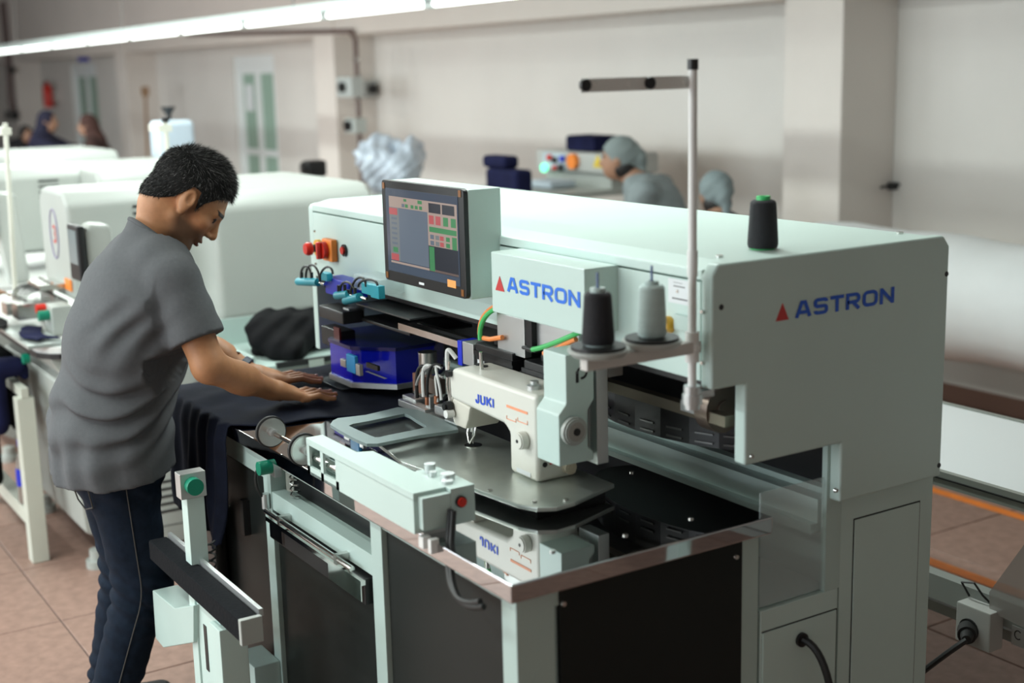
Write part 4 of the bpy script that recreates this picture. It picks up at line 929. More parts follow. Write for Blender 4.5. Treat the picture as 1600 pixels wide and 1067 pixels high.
for s, e in (('shR', 'elR'), ('shL', 'elL')):
    d = (J[e]-J[s]); L = np.linalg.norm(d); d = d/L; pr = sum((np.stack((X_, Y_, Z_)[k:k+1])[0]-J[s][k])*d[k] for k in range(3)) - L*.70
    near = np.sqrt((X_-J[e][0])**2+(Y_-J[e][1])**2+(Z_-J[e][2])**2) < .17; tf.D = np.where(near, np.maximum(tf.D, pr.astype(np.float32)), tf.D)
nk = J['c7']+np.array((.004, .006, .022)); nd = np.array((.04, .66, .75)); nd /= np.linalg.norm(nd)
pr = (X_-nk[0])*nd[0]+(Y_-nk[1])*nd[1]+(Z_-nk[2])*nd[2]-.002; rad = np.sqrt(np.maximum(0, (X_-nk[0])**2+(Y_-nk[1])**2+(Z_-nk[2])**2-pr*pr)); tf.D = np.where(rad < .092, np.maximum(tf.D, pr.astype(np.float32)), tf.D)
ts = net_obj('t_shirt', [tf], shirt_m, MAN)
# collar band
u1 = np.cross(nd, (1, 0, 0)); u1 /= np.linalg.norm(u1); u2 = np.cross(nd, u1)
B().tube([nk+nd*-.001+(u1*math.cos(t*.2244)+u2*math.sin(t*.2244))*.0715 for t in range(28)], .0065, 8, True).make('collar', shirt_m, ts)
# ---- jeans
jean_m = mat('blue_denim', (.020, .036, .068), .85, spec=.15, attr='Col', noise_amt=.22, noise_scale=45, bump=.25, bump_scale=600)
jf = Field((-1.98, -.46, .02), (-1.40, .0, .98), .0065)
jeans_shape(jf, 0.)
def jfold(X, Y, Z):
    return .005*np.exp(-((Z-.44)/.10)**2)*np.sin(Z*120+Y*60+X*25) + .006*np.exp(-((Z-.12)/.09)**2)*np.sin(Z*130+Y*30) + .0035*np.exp(-((Z-.76)/.07)**2)*np.sin(Z*80+Y*70) + .0012*np.sin(X*50+Z*40)*np.sin(Y*45)
jf.displace(jfold); X_, Y_, Z_ = jf.grid(); jf.D = np.maximum(jf.D, (.055-Z_).astype(np.float32))
def jcol(V):
    x, y, z = V.T; c = np.tile((.0075, .0135, .026), (len(V), 1)); fade = np.clip(np.exp(-((z-.60)/.16)**2)*np.clip((y+.30)/.1, 0, 1), 0, 1); fade = fade*.8 + .35*np.exp(-((z-.42)/.05)**2)*(.5+.5*np.sin(z*150))
    return c*(1+fade[:, None]*np.array((.9, .75, .6)))
jn = net_obj('jeans', [jf], jean_m, MAN, colour=jcol)
def surf(V, p, d):   # outermost vertex from p towards d
    q = V-p; t = q @ d; w = np.linalg.norm(q-np.outer(t, d), axis=1); m = w < .012
    return p + d*(t[m].max() if m.any() else .1)
jV, _ = jf.net(); stitch = mat('tan_stitch', (.07, .065, .06), .8)
pts = []
for z in np.linspace(.90, .08, 40):
    t = np.clip((.83-z)/.37, 0, 1); c = J['hipR']*(1-t)+J['knR']*t if z > .46 else J['knR']*(1-(.46-z)/.38)+J['anR']*((.46-z)/.38); p = np.array((c[0], c[1]-.005, z)); pts.append(surf(jV, p, np.array((.97, -.22, 0)))+np.array((.0, 0, 0)))
pts = [(pts[max(i-2, 0)]+pts[max(i-1, 0)]+pts[i]+pts[min(i+1, 39)]+pts[min(i+2, 39)])/5+np.array((.0012, 0, 0)) for i in range(40)]
B().tube(pts, .0018, 6).make('side_seam', stitch, jn)
pk = []
for (py, pz) in ((-.405, .80), (-.40, .73), (-.365, .708), (-.325, .722), (-.325, .80)): pk.append(surf(jV, np.array((-1.60, py+.02, pz)), np.array((.80, -.60, 0)/np.linalg.norm((.8, -.6, 0))))+np.array((.001, -.001, 0)))
B().tube(pk, .0022, 6).make('back_pocket', stitch, jn)
# shoes
for s in 'RL':
    a = J['an'+s]; f = Field(a+np.array((-.08, -.10, -.09)), a+np.array((.08, .24, .06)), .006)
    f.ell(a+np.array((0, -.01, -.04)), (.04, .055, .04), .03); f.cone(a+np.array((0, .02, -.045)), a+np.array((.005, .15, -.05)), .042, .036, .02, flat=((0, 0, 1), 1.15))
    f.displace(lambda X, Y, Z: .0018*np.sin(X*420)*np.sin(Y*420)); X_, Y_, Z_ = f.grid(); f.D = np.maximum(f.D, (.0015-Z_).astype(np.float32))
    net_obj('shoe', [f], rubber, MAN)
# dark bracelet on the left wrist
wl = J['wrL']*.86+J['elL']*.14; ax = (J['wrL']-J['elL']); ax /= np.linalg.norm(ax)
B().lathe([(.034, -.012), (.0375, -.01), (.0375, .01), (.034, .012)], Matrix.Translation(wl) @ Vector(ax).to_track_quat('Z', 'Y').to_matrix().to_4x4(), 28).make('wrist_band', mat('band', (.02, .03, .06), .5), MAN)
# ---- dark cloth he smooths out, draped over the table's front edge
def drape():
    me = bpy.data.meshes.new('trouser_fabric'); vs, fs = [], []; NU, NV = 60, 78
    for j in range(NV+1):
        v = j/NV
        for i in range(NU+1):
            u = i/NU
            if v < .62:      # on the table, from the back edge to the front edge
                t = v/.62; y = .555 - t*(.555+.012)
                x0 = -1.93 + .02*math.sin(t*5); x1 = -1.20 - .30*max(0, t-.25)*.9 - .10*max(0, .18-t)/.18 + .03*math.sin(t*9)
                x = x0+(x1-x0)*u; z = TZ+.0065+.0035*noise.noise((x*9, y*9, 1.))+.002*math.sin(x*40+y*22)*math.exp(-((y-.1)/.2)**2)
                z = max(z, TZ+.004)
            else:            # hanging
                t = (v-.62)/.38; x0 = -1.93+.10*t; x1 = -1.40 - .03*t; x = x0+(x1-x0)*u; L = .30+.05*u
                a = min(1, t*9); y = -.012-.012*a-.016*t*(1+math.sin(x*42+1.5*math.sin(t*3))) ; z = TZ+.0065-.010*a - t*L*(1 if u < .97 else .95)
                y -= .006*math.sin(x*90)
            vs.append((x, y, z))
    for j in range(NV):
        for i in range(NU): a = j*(NU+1)+i; fs.append((a, a+1, a+NU+2, a+NU+1))
    me.from_pydata(vs, [], fs); o = mesh_obj('trouser_fabric', me, navy, None, 2)
    s = o.modifiers.new('thickness', 'SOLIDIFY'); s.thickness = .003; s.offset = 1
    return tag(o, 'dark navy trouser fabric spread on the table under the man\'s hands', 'fabric')
drape()
pk_ = onZ(545, 600, .93); tag(B().box(pk_.x-.11, pk_.x+.08, pk_.y-.06, pk_.y+.05, .934, .937, .001).make('clear_template', mat('smoky_plastic', (.05, .055, .07), .12, alpha=.7)), 'thin shiny template lying at the man\'s fingertips', 'template')
# ================================================================== things on the right
rollm = mat('white_nonwoven', (.74, .77, .78), .6, noise_amt=.05, noise_scale=3, bump=.35, bump_scale=5)
R = thing('fabric_roll', 'huge white wrapped fabric roll lying along the back wall', 'fabric roll', (-1.0, 3.8, 0))
rf = B(); N = 40; t = bmesh.new(); rings = []
for i in range(25):
    x = -3.0 + i*.18; rr = .285*(1 + .03*math.sin(i*1.7)+.02*math.sin(i*.6))
    rings.append([t.verts.new((x, 3.82+rr*math.cos(2*math.pi*k/N)*(1+.02*math.sin(k*3+i)), .75+rr*math.sin(2*math.pi*k/N))) for k in range(N)])
for p_, q_ in zip(rings, rings[1:]):
    for k in range(N): t.faces.new((p_[k], p_[(k+1) % N], q_[(k+1) % N], q_[k]))
t.faces.new(rings[0]); t.faces.new(list(reversed(rings[-1]))); rf._merge(t); rf.make('roll', rollm, R)
B().cyl((-3.15, 3.82, .75), (1.5, 3.82, .75), .04).make('core_tube', mat('cardboard', (.35, .25, .17), .8), R)
for x in (-3.10, 1.42): B().box(x-.03, x+.03, 3.58, 3.64, 0, .80).box(x-.03, x+.03, 4.0, 4.06, 0, .80).box(x-.03, x+.03, 3.58, 4.06, .66, .71).make('rack_leg', mint_d, R, False)
WT = thing('white_table', 'white topped work table with aluminium edge behind the automat', 'table', (-.6, 1.9, 0))
B().box(-2.6, 1.6, 1.61, 2.19, .728, .75, .003).make('table_top', mat('white_laminate', (.78, .82, .84), .3), WT)
edge = mat('edge_profile', (.30, .32, .29), .45, .3)
B().box(-2.6, 1.6, 1.592, 1.61, .712, .754).make('edge_profile', edge, WT, False); B().box(-2.6, 1.6, 2.19, 2.205, .69, .754).make('edge_profile', edge, WT, False)
B().box(-2.6, 1.6, 1.588, 1.592, .734, .738).make('edge_groove', black, WT, False)
for x in (-2.5, 1.5):
    for y in (1.63, 2.14): B().box(x-.03, x+.03, y-.03, y+.03, 0, .728).make('leg', mint_d, WT, False)
B().box(-2.5, 1.5, 1.60, 1.64, .385, .455).make('lower_rail', mat('rail_grey', (.26, .28, .26), .5), WT, False)
B().box(-2.5, 1.5, 1.645, 1.70, .325, .355).make('lower_rail', MATS['rail_grey'], WT, False)
so = onY(1541, 972, 1.60); sk = thing('power_socket', 'white power socket box fixed to the table\'s lower rail', 'socket', (so.x, 1.59, so.z))
B().box(so.x-.055, so.x+.055, 1.545, 1.5995, so.z-.055, so.z+.055, .005).make('socket_case', mat('old_white', (.45, .46, .44), .5), sk)
B().cyl((so.x-.01, 1.548, so.z-.01), (so.x-.01, 1.540, so.z-.01), .03).make('socket_face', black, sk)
B().tube([(so.x-.05, 1.59, so.z+.06), (so.x-.06, 1.57, so.z+.10), (so.x-.02, 1.57, so.z+.11), (so.x, 1.58, so.z+.08), (so.x+.02, 1.59, so.z+.06)], .003).make('loose_wire', wire_k, sk)
pg = thing('power_plug', 'black plug and cable going down from the socket box', 'plug', (so.x-.05, 1.45, so.z-.05))
d0 = Vector((so.x-.01, 1.538, so.z-.01)); d1 = onY(1510, 1000, 1.48); d2 = onY(1452, 1038, 1.40)
B().cyl(d0, d0.lerp(d1, .55), .026, .024).cyl(d0.lerp(d1, .5), d1, .018, .012).make('plug', rubber, pg)
B().tube(bez(d1, d1.lerp(d2, .4), d2, d2+Vector((-.25, -.05, -.30)), 16), .008).make('cable', wire_k, pg)
lbp = onY(1576, 985, 1.585); lp = thing('paper_label', 'handwritten white paper label on the table\'s lower rail', 'label', (lbp.x, 1.585, lbp.z-.03))
B().box(lbp.x, lbp.x+.25, 1.5975, 1.5995, lbp.z-.04, lbp.z+.012).make('sheet', mat('label_paper', (.36, .36, .35), .7), lp, False)
lw = B(); lettering(lw, 'CTAH', (lbp.x+.008, 1.597, lbp.z-.022), (1, 0, 0), (0, 0, 1), .026, .12, .12, .35); lw.make('handwriting', wire_k, lp, False)
tg = [onY(1600, 850, 1.57), onY(1545, 925, 1.57), onY(1545, 955, 1.57), onY(1640, 1000, 1.57), onY(1640, 850, 1.57)]
tag(B().prism([(q.x, q.z) for q in tg], 'y', 1.572, 1.574).make('plastic_sheet', mat('milky_film', (.34, .32, .30), .3, alpha=.55), smooth=False), 'translucent plastic sheet hanging below the white table edge', 'plastic sheet')
# ================================================================== white sewing machines in the row behind
def bg_machine(lab, first=False):
    r = thing('pattern_sewing_machine', lab, 'sewing machine', (0, 0, 0), 0, 'white sewing machines in the row behind the man')
    mk = lambda b, n, m, p=None, s=True: b.make(n, m, p or r, s, world=False)
    # local frame: right side of the cabinet at x=0, front at y=0 towards the operator
    mk(B().prism([(-.02, .16), (.16, .05), (1.10, .05), (1.10, .80), (.05, .80), (-.06, .74)], 'x', -.95, 0, .01), 'cabinet', cream)
    mk(B().prism(rrect(-1.55, .02, -.12, 1.15, .13, 6), 'z', .86, .885, .002), 'table_top', mat('bg_laminate', (.72, .73, .71), .35))
    mk(B().prism(rrect(-1.556, .026, -.126, 1.156, .13, 6), 'z', .842, .861), 'table_edge', black, None, False)
    mk(B().prism([(-.055, .78), (.05, .70), (1.10, .70), (1.10, .842), (-.09, .842)], 'x', -1.45, -.01, .004), 'table_apron', cream)
    rc_ = [(-.96, .90), (-.96, 1.35), (-.90, 1.405), (-.07, 1.405), (-.01, 1.35), (-.01, .90)]
    mk(B().prism(rc_, 'y', .57, 1.26, .03, 3), 'rear_cover', cream)
    h = mk(B().prism([(-.78, .99), (-.78, 1.37), (-.73, 1.42), (-.40, 1.42), (-.35, 1.37), (-.35, .99)], 'y', .10, .60, .022, 3), 'head_cover', cream)
    for k in range(6): mk(B().box(-.352, -.3475, .36, .46, 1.35-.028*k-.010, 1.35-.028*k), 'vent', black, h, False)
    mk(B().tube([(-.56+.06*math.cos(t*.4), .0985, 1.24+.10*math.sin(t*.4)) for t in range(16)], .003, 5, True), 'badge_ring', mat('violet_print', (.25, .2, .35), .6), h)
    b = B(); lettering(b, '3', (-.585, .0985, 1.205), (1, 0, 0), (0, 0, 1), .07, .05, .16); mk(b, 'badge_number', logo_red, h, False)
    mk(B().box(-.70, -.43, .16, .5, .975, .992), 'head_gap', black, None, False)
    nu = B()
    nu.box(-.66, -.46, .0, .16, 1.03, 1.05); nu.box(-.70, -.44, -.06, .10, .965, .985)
    for k in range(5): nu.cyl((-.66+.045*k, .05, .90), (-.66+.045*k, .05, 1.06), .007, n=8)
    nu.box(-.72, -.62, -.10, -.04, .92, .97); nu.box(-.52, -.42, -.10, -.02, .93, .99); mk(nu, 'needle_unit', steel, None, False)
    wb_ = B()
    for k in range(5): wb_.tube(bez((-.70+.05*k, -.04, .95), (-.72+.05*k, -.09, 1.02), (-.68+.05*k, .02, 1.06), (-.66+.05*k, .06, 1.0), 8), .004, 5)
    mk(wb_, 'wires', wire_k)
    mk(B().box(-.45, -.36, .095, .1, 1.03, 1.075), 'orange_sticker', orange, h, False)
    tb_ = mk(B().box(-.115, .03, .038, .068, 1.115, 1.325, .010), 'control_tablet', black)
    mk(B().box(-.095, .01, .0365, .0385, 1.18, 1.305), 'tablet_screen', mat('tablet_glow', (.10, .13, .14), .2, emit=(.2, .25, .25), estr=.5), tb_, False)
    mk(B().prism([(.10, .885), (.07, 1.13), (.07, 1.30), (.09, 1.33), (.17, 1.32), (.20, .885)], 'x', -.09, .01, .02), 'tablet_pedestal', cream)
    mk(B().cyl((-.26, -.02, .965), (-.26, -.06, .965), .02), 'start_button', green_b); mk(B().cyl((-.31, -.02, .985), (-.31, -.055, .985), .018), 'stop_button', red); mk(B().box(-.35, -.22, -.02, .06, .885, 1.0, .01), 'button_box', cream)
    mk(B().cyl((-.30, -.10, .80), (-.30, -.125, .80), .02), 'side_button', green_b)
    for k in range(5): mk(B().box(-.002, .0015, .24, .36, .30-.03*k, .31-.03*k), 'vent', black, None, False)
    mk(B().box(-.002, .0012, .05, .95, .125, .128), 'seam', black, None, False)
    for x, y in ((-.06, .03), (-.06, .98), (-.88, .03), (-.88, .98)):
        w_ = mk(B().cyl((x, y, .0), (x, y, .03), .045).cyl((x, y, .03), (x, y, .07), .03), 'foot', cream)
    sd = mk(B().cyl((-.66, .62, 1.40), (-.66, .62, 1.66), .010), 'thread_pole', mat('bg_pole', (.68, .68, .60), .5))
    mk(B().box(-.80, -.65, .59, .645, 1.62, 1.65), 'thread_arm', MATS['bg_pole'], sd, False); mk(B().cyl((-.66, .62, 1.66), (-.66, .62, 1.68), .015), 'pole_cap', black, sd)
    return r
m1 = bg_machine('white sewing machine with number 3 badge directly behind the man'); m1.location = (-3.0, -.0, 0)
q = onX(17, 395, -3.95); q2 = onX(8, 192, -3.95); tp = B().cyl((-.95, q.y, .885), (-.95, q2.y, q2.z), .010).make('tall_thread_pole', MATS['bg_pole'], m1, world=False); B().box(-1.10, -.94, q2.y-.02, q2.y+.02, q2.z-.05, q2.z-.02).make('thread_arm', MATS['bg_pole'], tp, False, False)
for x, y, lab in ((-4.75, .05, 'white sewing machine second behind the man, beyond the numbered one'), (-6.6, .02, 'white sewing machine farthest back in the row behind the man')):
    c = copy_tree(m1); c.location = (x, y, 0); c['label'] = lab
    for ch in list(c.children_recursive):
        if ch.name.split('.')[0] in ('badge_ring', 'badge_number', 'thread_pole', 'thread_arm', 'pole_cap', 'tall_thread_pole'): bpy.data.objects.remove(ch, do_unlink=True)
def crumple(name, lab, c, r, m, seed, cat='fabric', k=1., res=.012, z0=None):
    f = Field((c[0]-r[0]*1.4, c[1]-r[1]*1.4, c[2]-r[2]*1.2), (c[0]+r[0]*1.4, c[1]+r[1]*1.4, c[2]+r[2]*1.7), res); rn = random.Random(seed)
    for _ in range(9): f.ell((c[0]+rn.uniform(-.5, .5)*r[0], c[1]+rn.uniform(-.5, .5)*r[1], c[2]+rn.uniform(-.1, .35)*r[2]), (r[0]*rn.uniform(.3, .6), r[1]*rn.uniform(.3, .6), r[2]*rn.uniform(.4, .8)), .03, rot=(rn.uniform(-30, 30), rn.uniform(-30, 30), rn.uniform(0, 180)))
    f.displace(lambda X, Y, Z: k*.010*np.sin(X*38+Y*27+3*np.sin(Z*20+seed))*np.sin(Y*33-Z*41+seed))
    z0 = c[2]-r[2]*.3 if z0 is None else z0; Z = f.grid()[2]; f.D = np.maximum(f.D, (z0-Z).astype(np.float32))
    return tag(net_obj(name, [f], m), lab, cat)
# side tray with black garments next to the first machine
tr = thing('side_tray', 'pale grey tray cabinet with sloping sides holding black garments', 'tray', (-2.72, .75, 0))
B().box(-2.96, -2.50, .50, 1.03, .0, .80, .01).make('body', cream, tr)
tbx = B()
tbx.box(-2.97, -2.49, .49, 1.04, .80, .816); tbx.prism([(.49, .816), (.50, .816), (.50, .86), (.49, .86)], 'x', -2.97, -2.49); tbx.prism([(1.03, .816), (1.04, .816), (1.04, .92), (1.03, .92)], 'x', -2.97, -2.49); tbx.box(-2.97, -2.96, .49, 1.04, .816, .92)
tbx.make('tray_rim', mint_d, tr, False); B().box(-2.50, -2.484, .58, 1.0, .805, .825).make('front_strip', black, tr, False); B().box(-2.484, -2.478, .70, .76, .795, .822).make('latch', steel, tr, False)
crumple('black_garment', 'heap of black garments in the pale tray behind the table', (-2.72, .76, .865), (.22, .23, .10), blackf, 3, 'garment', 1.2, z0=.817)
# fabric being sewn on the first machine and the hand holding it
def flat_cloth(name, lab, x0, x1, y0, y1, z, m, lift=.0, seed=1):
    me = bpy.data.meshes.new(name); vs, fs = [], []; n = 24
    for j in range(n+1):
        for i in range(n+1):
            u, v = i/n, j/n; x = x0+(x1-x0)*u+.02*math.sin(v*6+seed); y = y0+(y1-y0)*v+.02*math.sin(u*5+seed)
            vs.append((x, y, z+.006+.012*abs(noise.noise((x*7, y*7, seed)))+lift*max(0, 1-2.2*math.hypot(u-.25, v-.3))))
    for j in range(n):
        for i in range(n): a = j*(n+1)+i; fs.append((a, a+1, a+n+2, a+n+1))
    me.from_pydata(vs, [], fs); o = mesh_obj(name, me, m, None, 2); s = o.modifiers.new('t', 'SOLIDIFY'); s.thickness = .004; s.offset = 1
    return tag(o, lab, 'fabric')
tag(B().box(-3.50, -3.02, -.16, -.028, .886, .90, .002).make('steel_plate', mat('pale_plate', (.45, .50, .48), .35, .4), smooth=False), 'pale metal plate lying on the numbered machine\'s table', 'plate')
flat_cloth('navy_cloth', 'navy cloth lying on the numbered machine\'s table', -3.36, -3.06, -.13, -.05, .901, navy2, 0, 2)
hd_ = onX(22, 455, -3.45)
flat_cloth('black_cloth', 'black cloth lifted by the hand at the left edge', -3.78, -3.40, -.25, -.135, .901, blackf, .12, 5)
# ================================================================== background people
def person(lab, loc, rz, h=1.58, sit=False, top=(.3, .3, .3), legs=(.02, .02, .025), scarf=None, lean=0., arms='down', hidden_face=False, hair=(.01, .01, .01), reach=None, res=.016, hooded=False, skin=(.36, .20, .13), head=None):
    k = h/1.62; zh = (.50 if sit else .84)*k
    if head is not None:    # where the head is seen; the seat or leg height follows
        hx, hy, hz = head; zh = hz - (math.cos(lean)*.52+.15-.04*math.sin(lean))*k; oy = (math.sin(lean)*.52+.05+.10*math.sin(lean))*k
        loc = (hx+math.sin(rz)*oy, hy-math.cos(rz)*oy, 0)
    P = thing('person', lab, 'person', loc, rz)
    hp = np.array((0, 0, zh)); ch = hp+np.array((0, math.sin(lean)*.38, math.cos(lean)*.38))*k; nk = hp+np.array((0, math.sin(lean)*.52, math.cos(lean)*.52))*k; hc = nk+np.array((0, .05+.10*math.sin(lean), .15-.04*math.sin(lean)))*k
    S = {s: ch+np.array((s*.17, 0, .09*math.cos(lean)))*k for s in (-1, 1)}
    if arms == 'fwd': E = {s: S[s]+np.array((s*.05, .14, -.22))*k for s in S}; Wr = {s: E[s]+np.array((-s*.09, .22, -.04))*k for s in S}
    elif arms == 'out': E = {s: S[s]+np.array((s*.02, .24, -.12))*k for s in S}; Wr = {s: E[s]+np.array((-s*.03, .25, .0))*k for s in S}
    else: E = {s: S[s]+np.array((s*.06, -.02, -.28))*k for s in S}; Wr = {s: E[s]+np.array((0, .08, -.24))*k for s in S}
    lo, hi = np.array((-.36, -.35, 0)), np.array((.36, 1.0, h+.05))
    f = Field(lo, hi, res); f.ell(hc, np.array((.076, .092, .112))*k, .02); f.ell(hc+np.array((0, .035, -.045))*k, np.array((.055, .06, .07))*k, .02); f.cone(hc+np.array((0, .09, .0))*k, hc+np.array((0, .112, -.03))*k, .010*k, .013*k, .012)
    for s in (-1, 1): f.ell(hc+np.array((s*.078, -.005, -.005))*k, np.array((.012, .02, .03))*k, .008)
    f.cone(nk, hc-np.array((0, .01, .05))*k, .055*k, .05*k, .03); f.cone(hp, ch, .12*k, .13*k, .05, flat=((1, 0, 0), .8)); f.cone(ch, nk, .12*k, .06*k, .05, flat=((1, 0, 0), .8))
    parts = []
    for s in (-1, 1):
        f.cone(S[s], E[s], .05*k, .04*k, .03); f.cone(E[s], Wr[s], .04*k, .028*k, .02); d = Wr[s]-E[s]; d /= np.linalg.norm(d)
        pm = Wr[s]+d*.05*k; f.cone(Wr[s], pm, .028*k, .034*k, .02, flat=((0, 0, 1), 1.4)); r = np.cross(d, (0, 0, 1)); r /= np.linalg.norm(r)+1e-6
        for q, o in enumerate((-.026, -.009, .009, .026)): b0 = pm+d*.02*k+r*o*k; f.cone(b0, b0+(d*(.062-.01*abs(q-1.3))+np.array((0, 0, -.02)))*k, .010*k, .008*k, .004)
        f.cone(Wr[s]+d*.02*k, Wr[s]+(d*.06-r*s*.05)*k, .012*k, .009*k, .008)
    body = net_obj('body', [f], mat('bg_skin', skin, .55), P, world=False)
    t = Field(lo, hi, res); t.cone(hp-np.array((0, 0, .10))*k, ch, .155*k, .145*k, .05, flat=((1, 0, 0), .78)); t.cone(ch, nk-np.array((0, 0, .02))*k, .14*k, .085*k, .05, flat=((1, 0, 0), .72))
    for s in (-1, 1): t.cone(ch+np.array((0, 0, .07))*k, S[s], .07*k, .07*k, .04); t.cone(S[s], E[s], .068*k, .058*k, .03); t.cone(E[s], E[s]+(Wr[s]-E[s])*.85, .056*k, .046*k, .03)
    t.displace(lambda X, Y, Z: .006*np.sin(Z*60+X*25)*np.sin(X*40+Y*30)); net_obj('tunic', [t], mat('cloth_%0.3f_%0.3f_%0.3f' % top, top, .85, noise_amt=.12, noise_scale=14), P, world=False)
    g = Field(np.array((-.34, -.30, 0)), np.array((.34, .75, zh+.2)), res)
    for s in (-1, 1):
        hpS = hp+np.array((s*.09, 0, -.02))*k
        kn = hpS+np.array((s*.03, .40, .0))*k if sit else hpS+np.array((0, .02, -.38))*k; an = np.array((kn[0], kn[1]-.02, .07)); g.cone(hpS, kn, .092*k, .068*k, .04); g.cone(kn, an, .066*k, .05*k, .03); g.cone(an+np.array((0, -.02, -.03)), an+np.array((0, .14, -.035)), .036, .032, .02)
    g.D = np.maximum(g.D, (.001-g.grid()[2]).astype(np.float32)); net_obj('trousers', [g], mat('cloth_%0.3f_%0.3f_%0.3f' % legs, legs, .85, noise_amt=.12, noise_scale=14), P, world=False)
    q = Field(hc-.2*k, hc+.2*k, .009)
    q.ell(hc+np.array((0, -.012, .028))*k, np.array((.088, .104, .098))*k, .02)
    if scarf and not hooded: q.ell(hc+np.array((0, -.10, -.0))*k, np.array((.035, .05, .06))*k, .03); q.cone(hc+np.array((0, -.11, .01))*k, hc+np.array((.01, -.135, -.11))*k, .03*k, .02*k, .02)
    if hooded: q.cone(hc+np.array((0, -.05, -.06))*k, nk+np.array((0, -.02, -.02))*k, .085*k, .11*k, .05)
    X, Y, Z = q.grid(); face = (Y-hc[1])*(.75 if not hooded else 1.0)-(Z-hc[2])*(.75 if not hooded else .1)-(.022 if not hooded else .06)*k
    q.D = np.maximum(q.D, np.where(Z < hc[2]+.2*k, face, -1).astype(np.float32)) if not hooded else np.maximum(q.D, face.astype(np.float32))
    q.displace(lambda X, Y, Z: .003*np.sin(Z*90+Y*60)*np.sin(X*70))
    net_obj('headscarf' if scarf else 'hair', [q], mat('cloth_%0.3f_%0.3f_%0.3f' % (scarf or hair), scarf or hair, .85), P, world=False)
    if scarf and not hooded:
        b = B(); b.ell(hc+np.array((0, -.025, -.045))*k, np.array((.078, .075, .07))*k, None, 16); b.make('hair', mat('bg_hair', (.012, .010, .010), .5), P, world=False)
        e = B(); e.box(-.06*k, .06*k, (hc[1]+.075*k), (hc[1]+.083*k), hc[2]+.012*k, hc[2]+.022*k, .002); e.make('eyebrows', mat('bg_hair', (.012, .010, .010), .5), P, world=False)
    return P
grey = (.22, .26, .27)
person('woman in grey headscarf and grey tunic bending over the control panel machine', None, math.radians(128), 1.70, True, grey, (.03, .03, .035), (.20, .24, .24), .60, 'fwd', head=atD(968, 248, 7.6))
person('woman in grey headscarf with dark hair beside the thread stand pole', None, math.radians(72), 1.60, True, (.02, .02, .024), (.03, .03, .035), (.20, .25, .26), .30, 'fwd', head=atD(1118, 303, 6.9))
person('person in navy hood and jacket reaching right near the far doors', None, math.radians(-35), 1.62, False, (.012, .012, .040), (.01, .01, .015), (.012, .012, .035), .12, 'out', hooded=True, head=atD(75, 190, 14.5))
person('person in brown headscarf and brown top near the far doors', None, math.radians(150), 1.54, False, (.040, .017, .014), (.02, .015, .015), (.06, .025, .02), .1, 'down', hooded=True, head=atD(137, 196, 13.8))
a = atD(18, 222, 17.5); person('person in black at the far left edge bending down', (a.x, a.y, 0), math.radians(-80), 1.5, False, (.008, .008, .010), (.01, .01, .012), (.01, .01, .012), .9, 'down', hooded=True)
hp_ = onX(18, 452, -3.55); person('seamstress at the left edge of the picture lifting black cloth', (hp_.x-.06, hp_.y-.62, 0), 0, 1.43, False, (.010, .010, .012), (.012, .012, .016), (.05, .05, .06), .18, 'out', skin=(.42, .24, .16))
# ---- control-panel machine in front of the bending woman
a = atD(845, 232, 8.3); b_ = atD(945, 275, 8.3)
CM = thing('panel_machine', 'pale grey machine with control panel and glowing green button', 'machine', (a.x+.2, 3.75, 0))
yM = 3.72; CT = 1.10; a = onY(843, 234, yM); b_ = onY(945, 268, yM)
B().box(a.x-.05, b_.x+.10, yM, yM+.35, b_.z-.02, a.z, .02).make('head', mat('panel_grey', (.46, .47, .45), .45), CM)
pc = B().fbox((848, 238), (884, 266), yM-.012, .012).make('control_panel', mat('panel_blue', (.48, .58, .64), .4), CM, False)
for p, m_, r_ in (((852, 262), mat('green_glow', (.05, .5, .3), .3, emit=(.2, 1., .6), estr=1.6), .028), ((860, 246), red, .02), ((868, 250), black, .02), ((880, 248), blue_p, .02), ((868, 262), red, .015), ((878, 262), black, .025)):
    q = onY(*p, yM-.014); B().cyl(q+Vector((0, .002, 0)), q+Vector((0, -.02, 0)), r_, n=14).make('button', m_, pc)
q = onY(898, 252, yM); B().cyl(q, q+Vector((0, -.03, 0)), .05).make('rotary_switch', orange, CM)
q = onY(934, 254, yM-.002); B().prism([(q.x-.05, q.z-.03), (q.x+.05, q.z-.03), (q.x, q.z+.05)], 'y', yM-.004, yM).make('warning_sign', mat('warn_yellow', (.75, .55, .03), .5), CM, False)
B().box(a.x-.12, b_.x+.02, yM-.40, yM+.36, CT-.04, CT, .005).make('table_top', cream, CM)
B().box(a.x, b_.x, yM+.05, yM+.32, CT, b_.z).make('pillar', cream, CM, False)
for x in (a.x-.08, b_.x-.02):
    for y in (yM-.36, yM+.3): B().box(x-.03, x+.03, y-.03, y+.03, 0, CT-.04).make('leg', mint_d, CM, False)
q = onZ(872, 292, CT); q.y = min(q.y, yM-.14); tag(B().box(q.x-.12, q.x+.14, q.y-.1, q.y+.1, CT+.001, CT+.05, .02).make('folded_cloth', mat('pale_blue_cloth', (.45, .52, .58), .8)), 'pale folded cloth on the control panel machine\'s table', 'cloth')
q = onY(915, 225, yM+.1); tag(B().box(q.x-.16, q.x+.16, yM+.05, yM+.25, a.z+.001, a.z+.10, .02).make('dark_box', navy2), 'small dark navy bundle on top of the control panel machine', 'bundle')
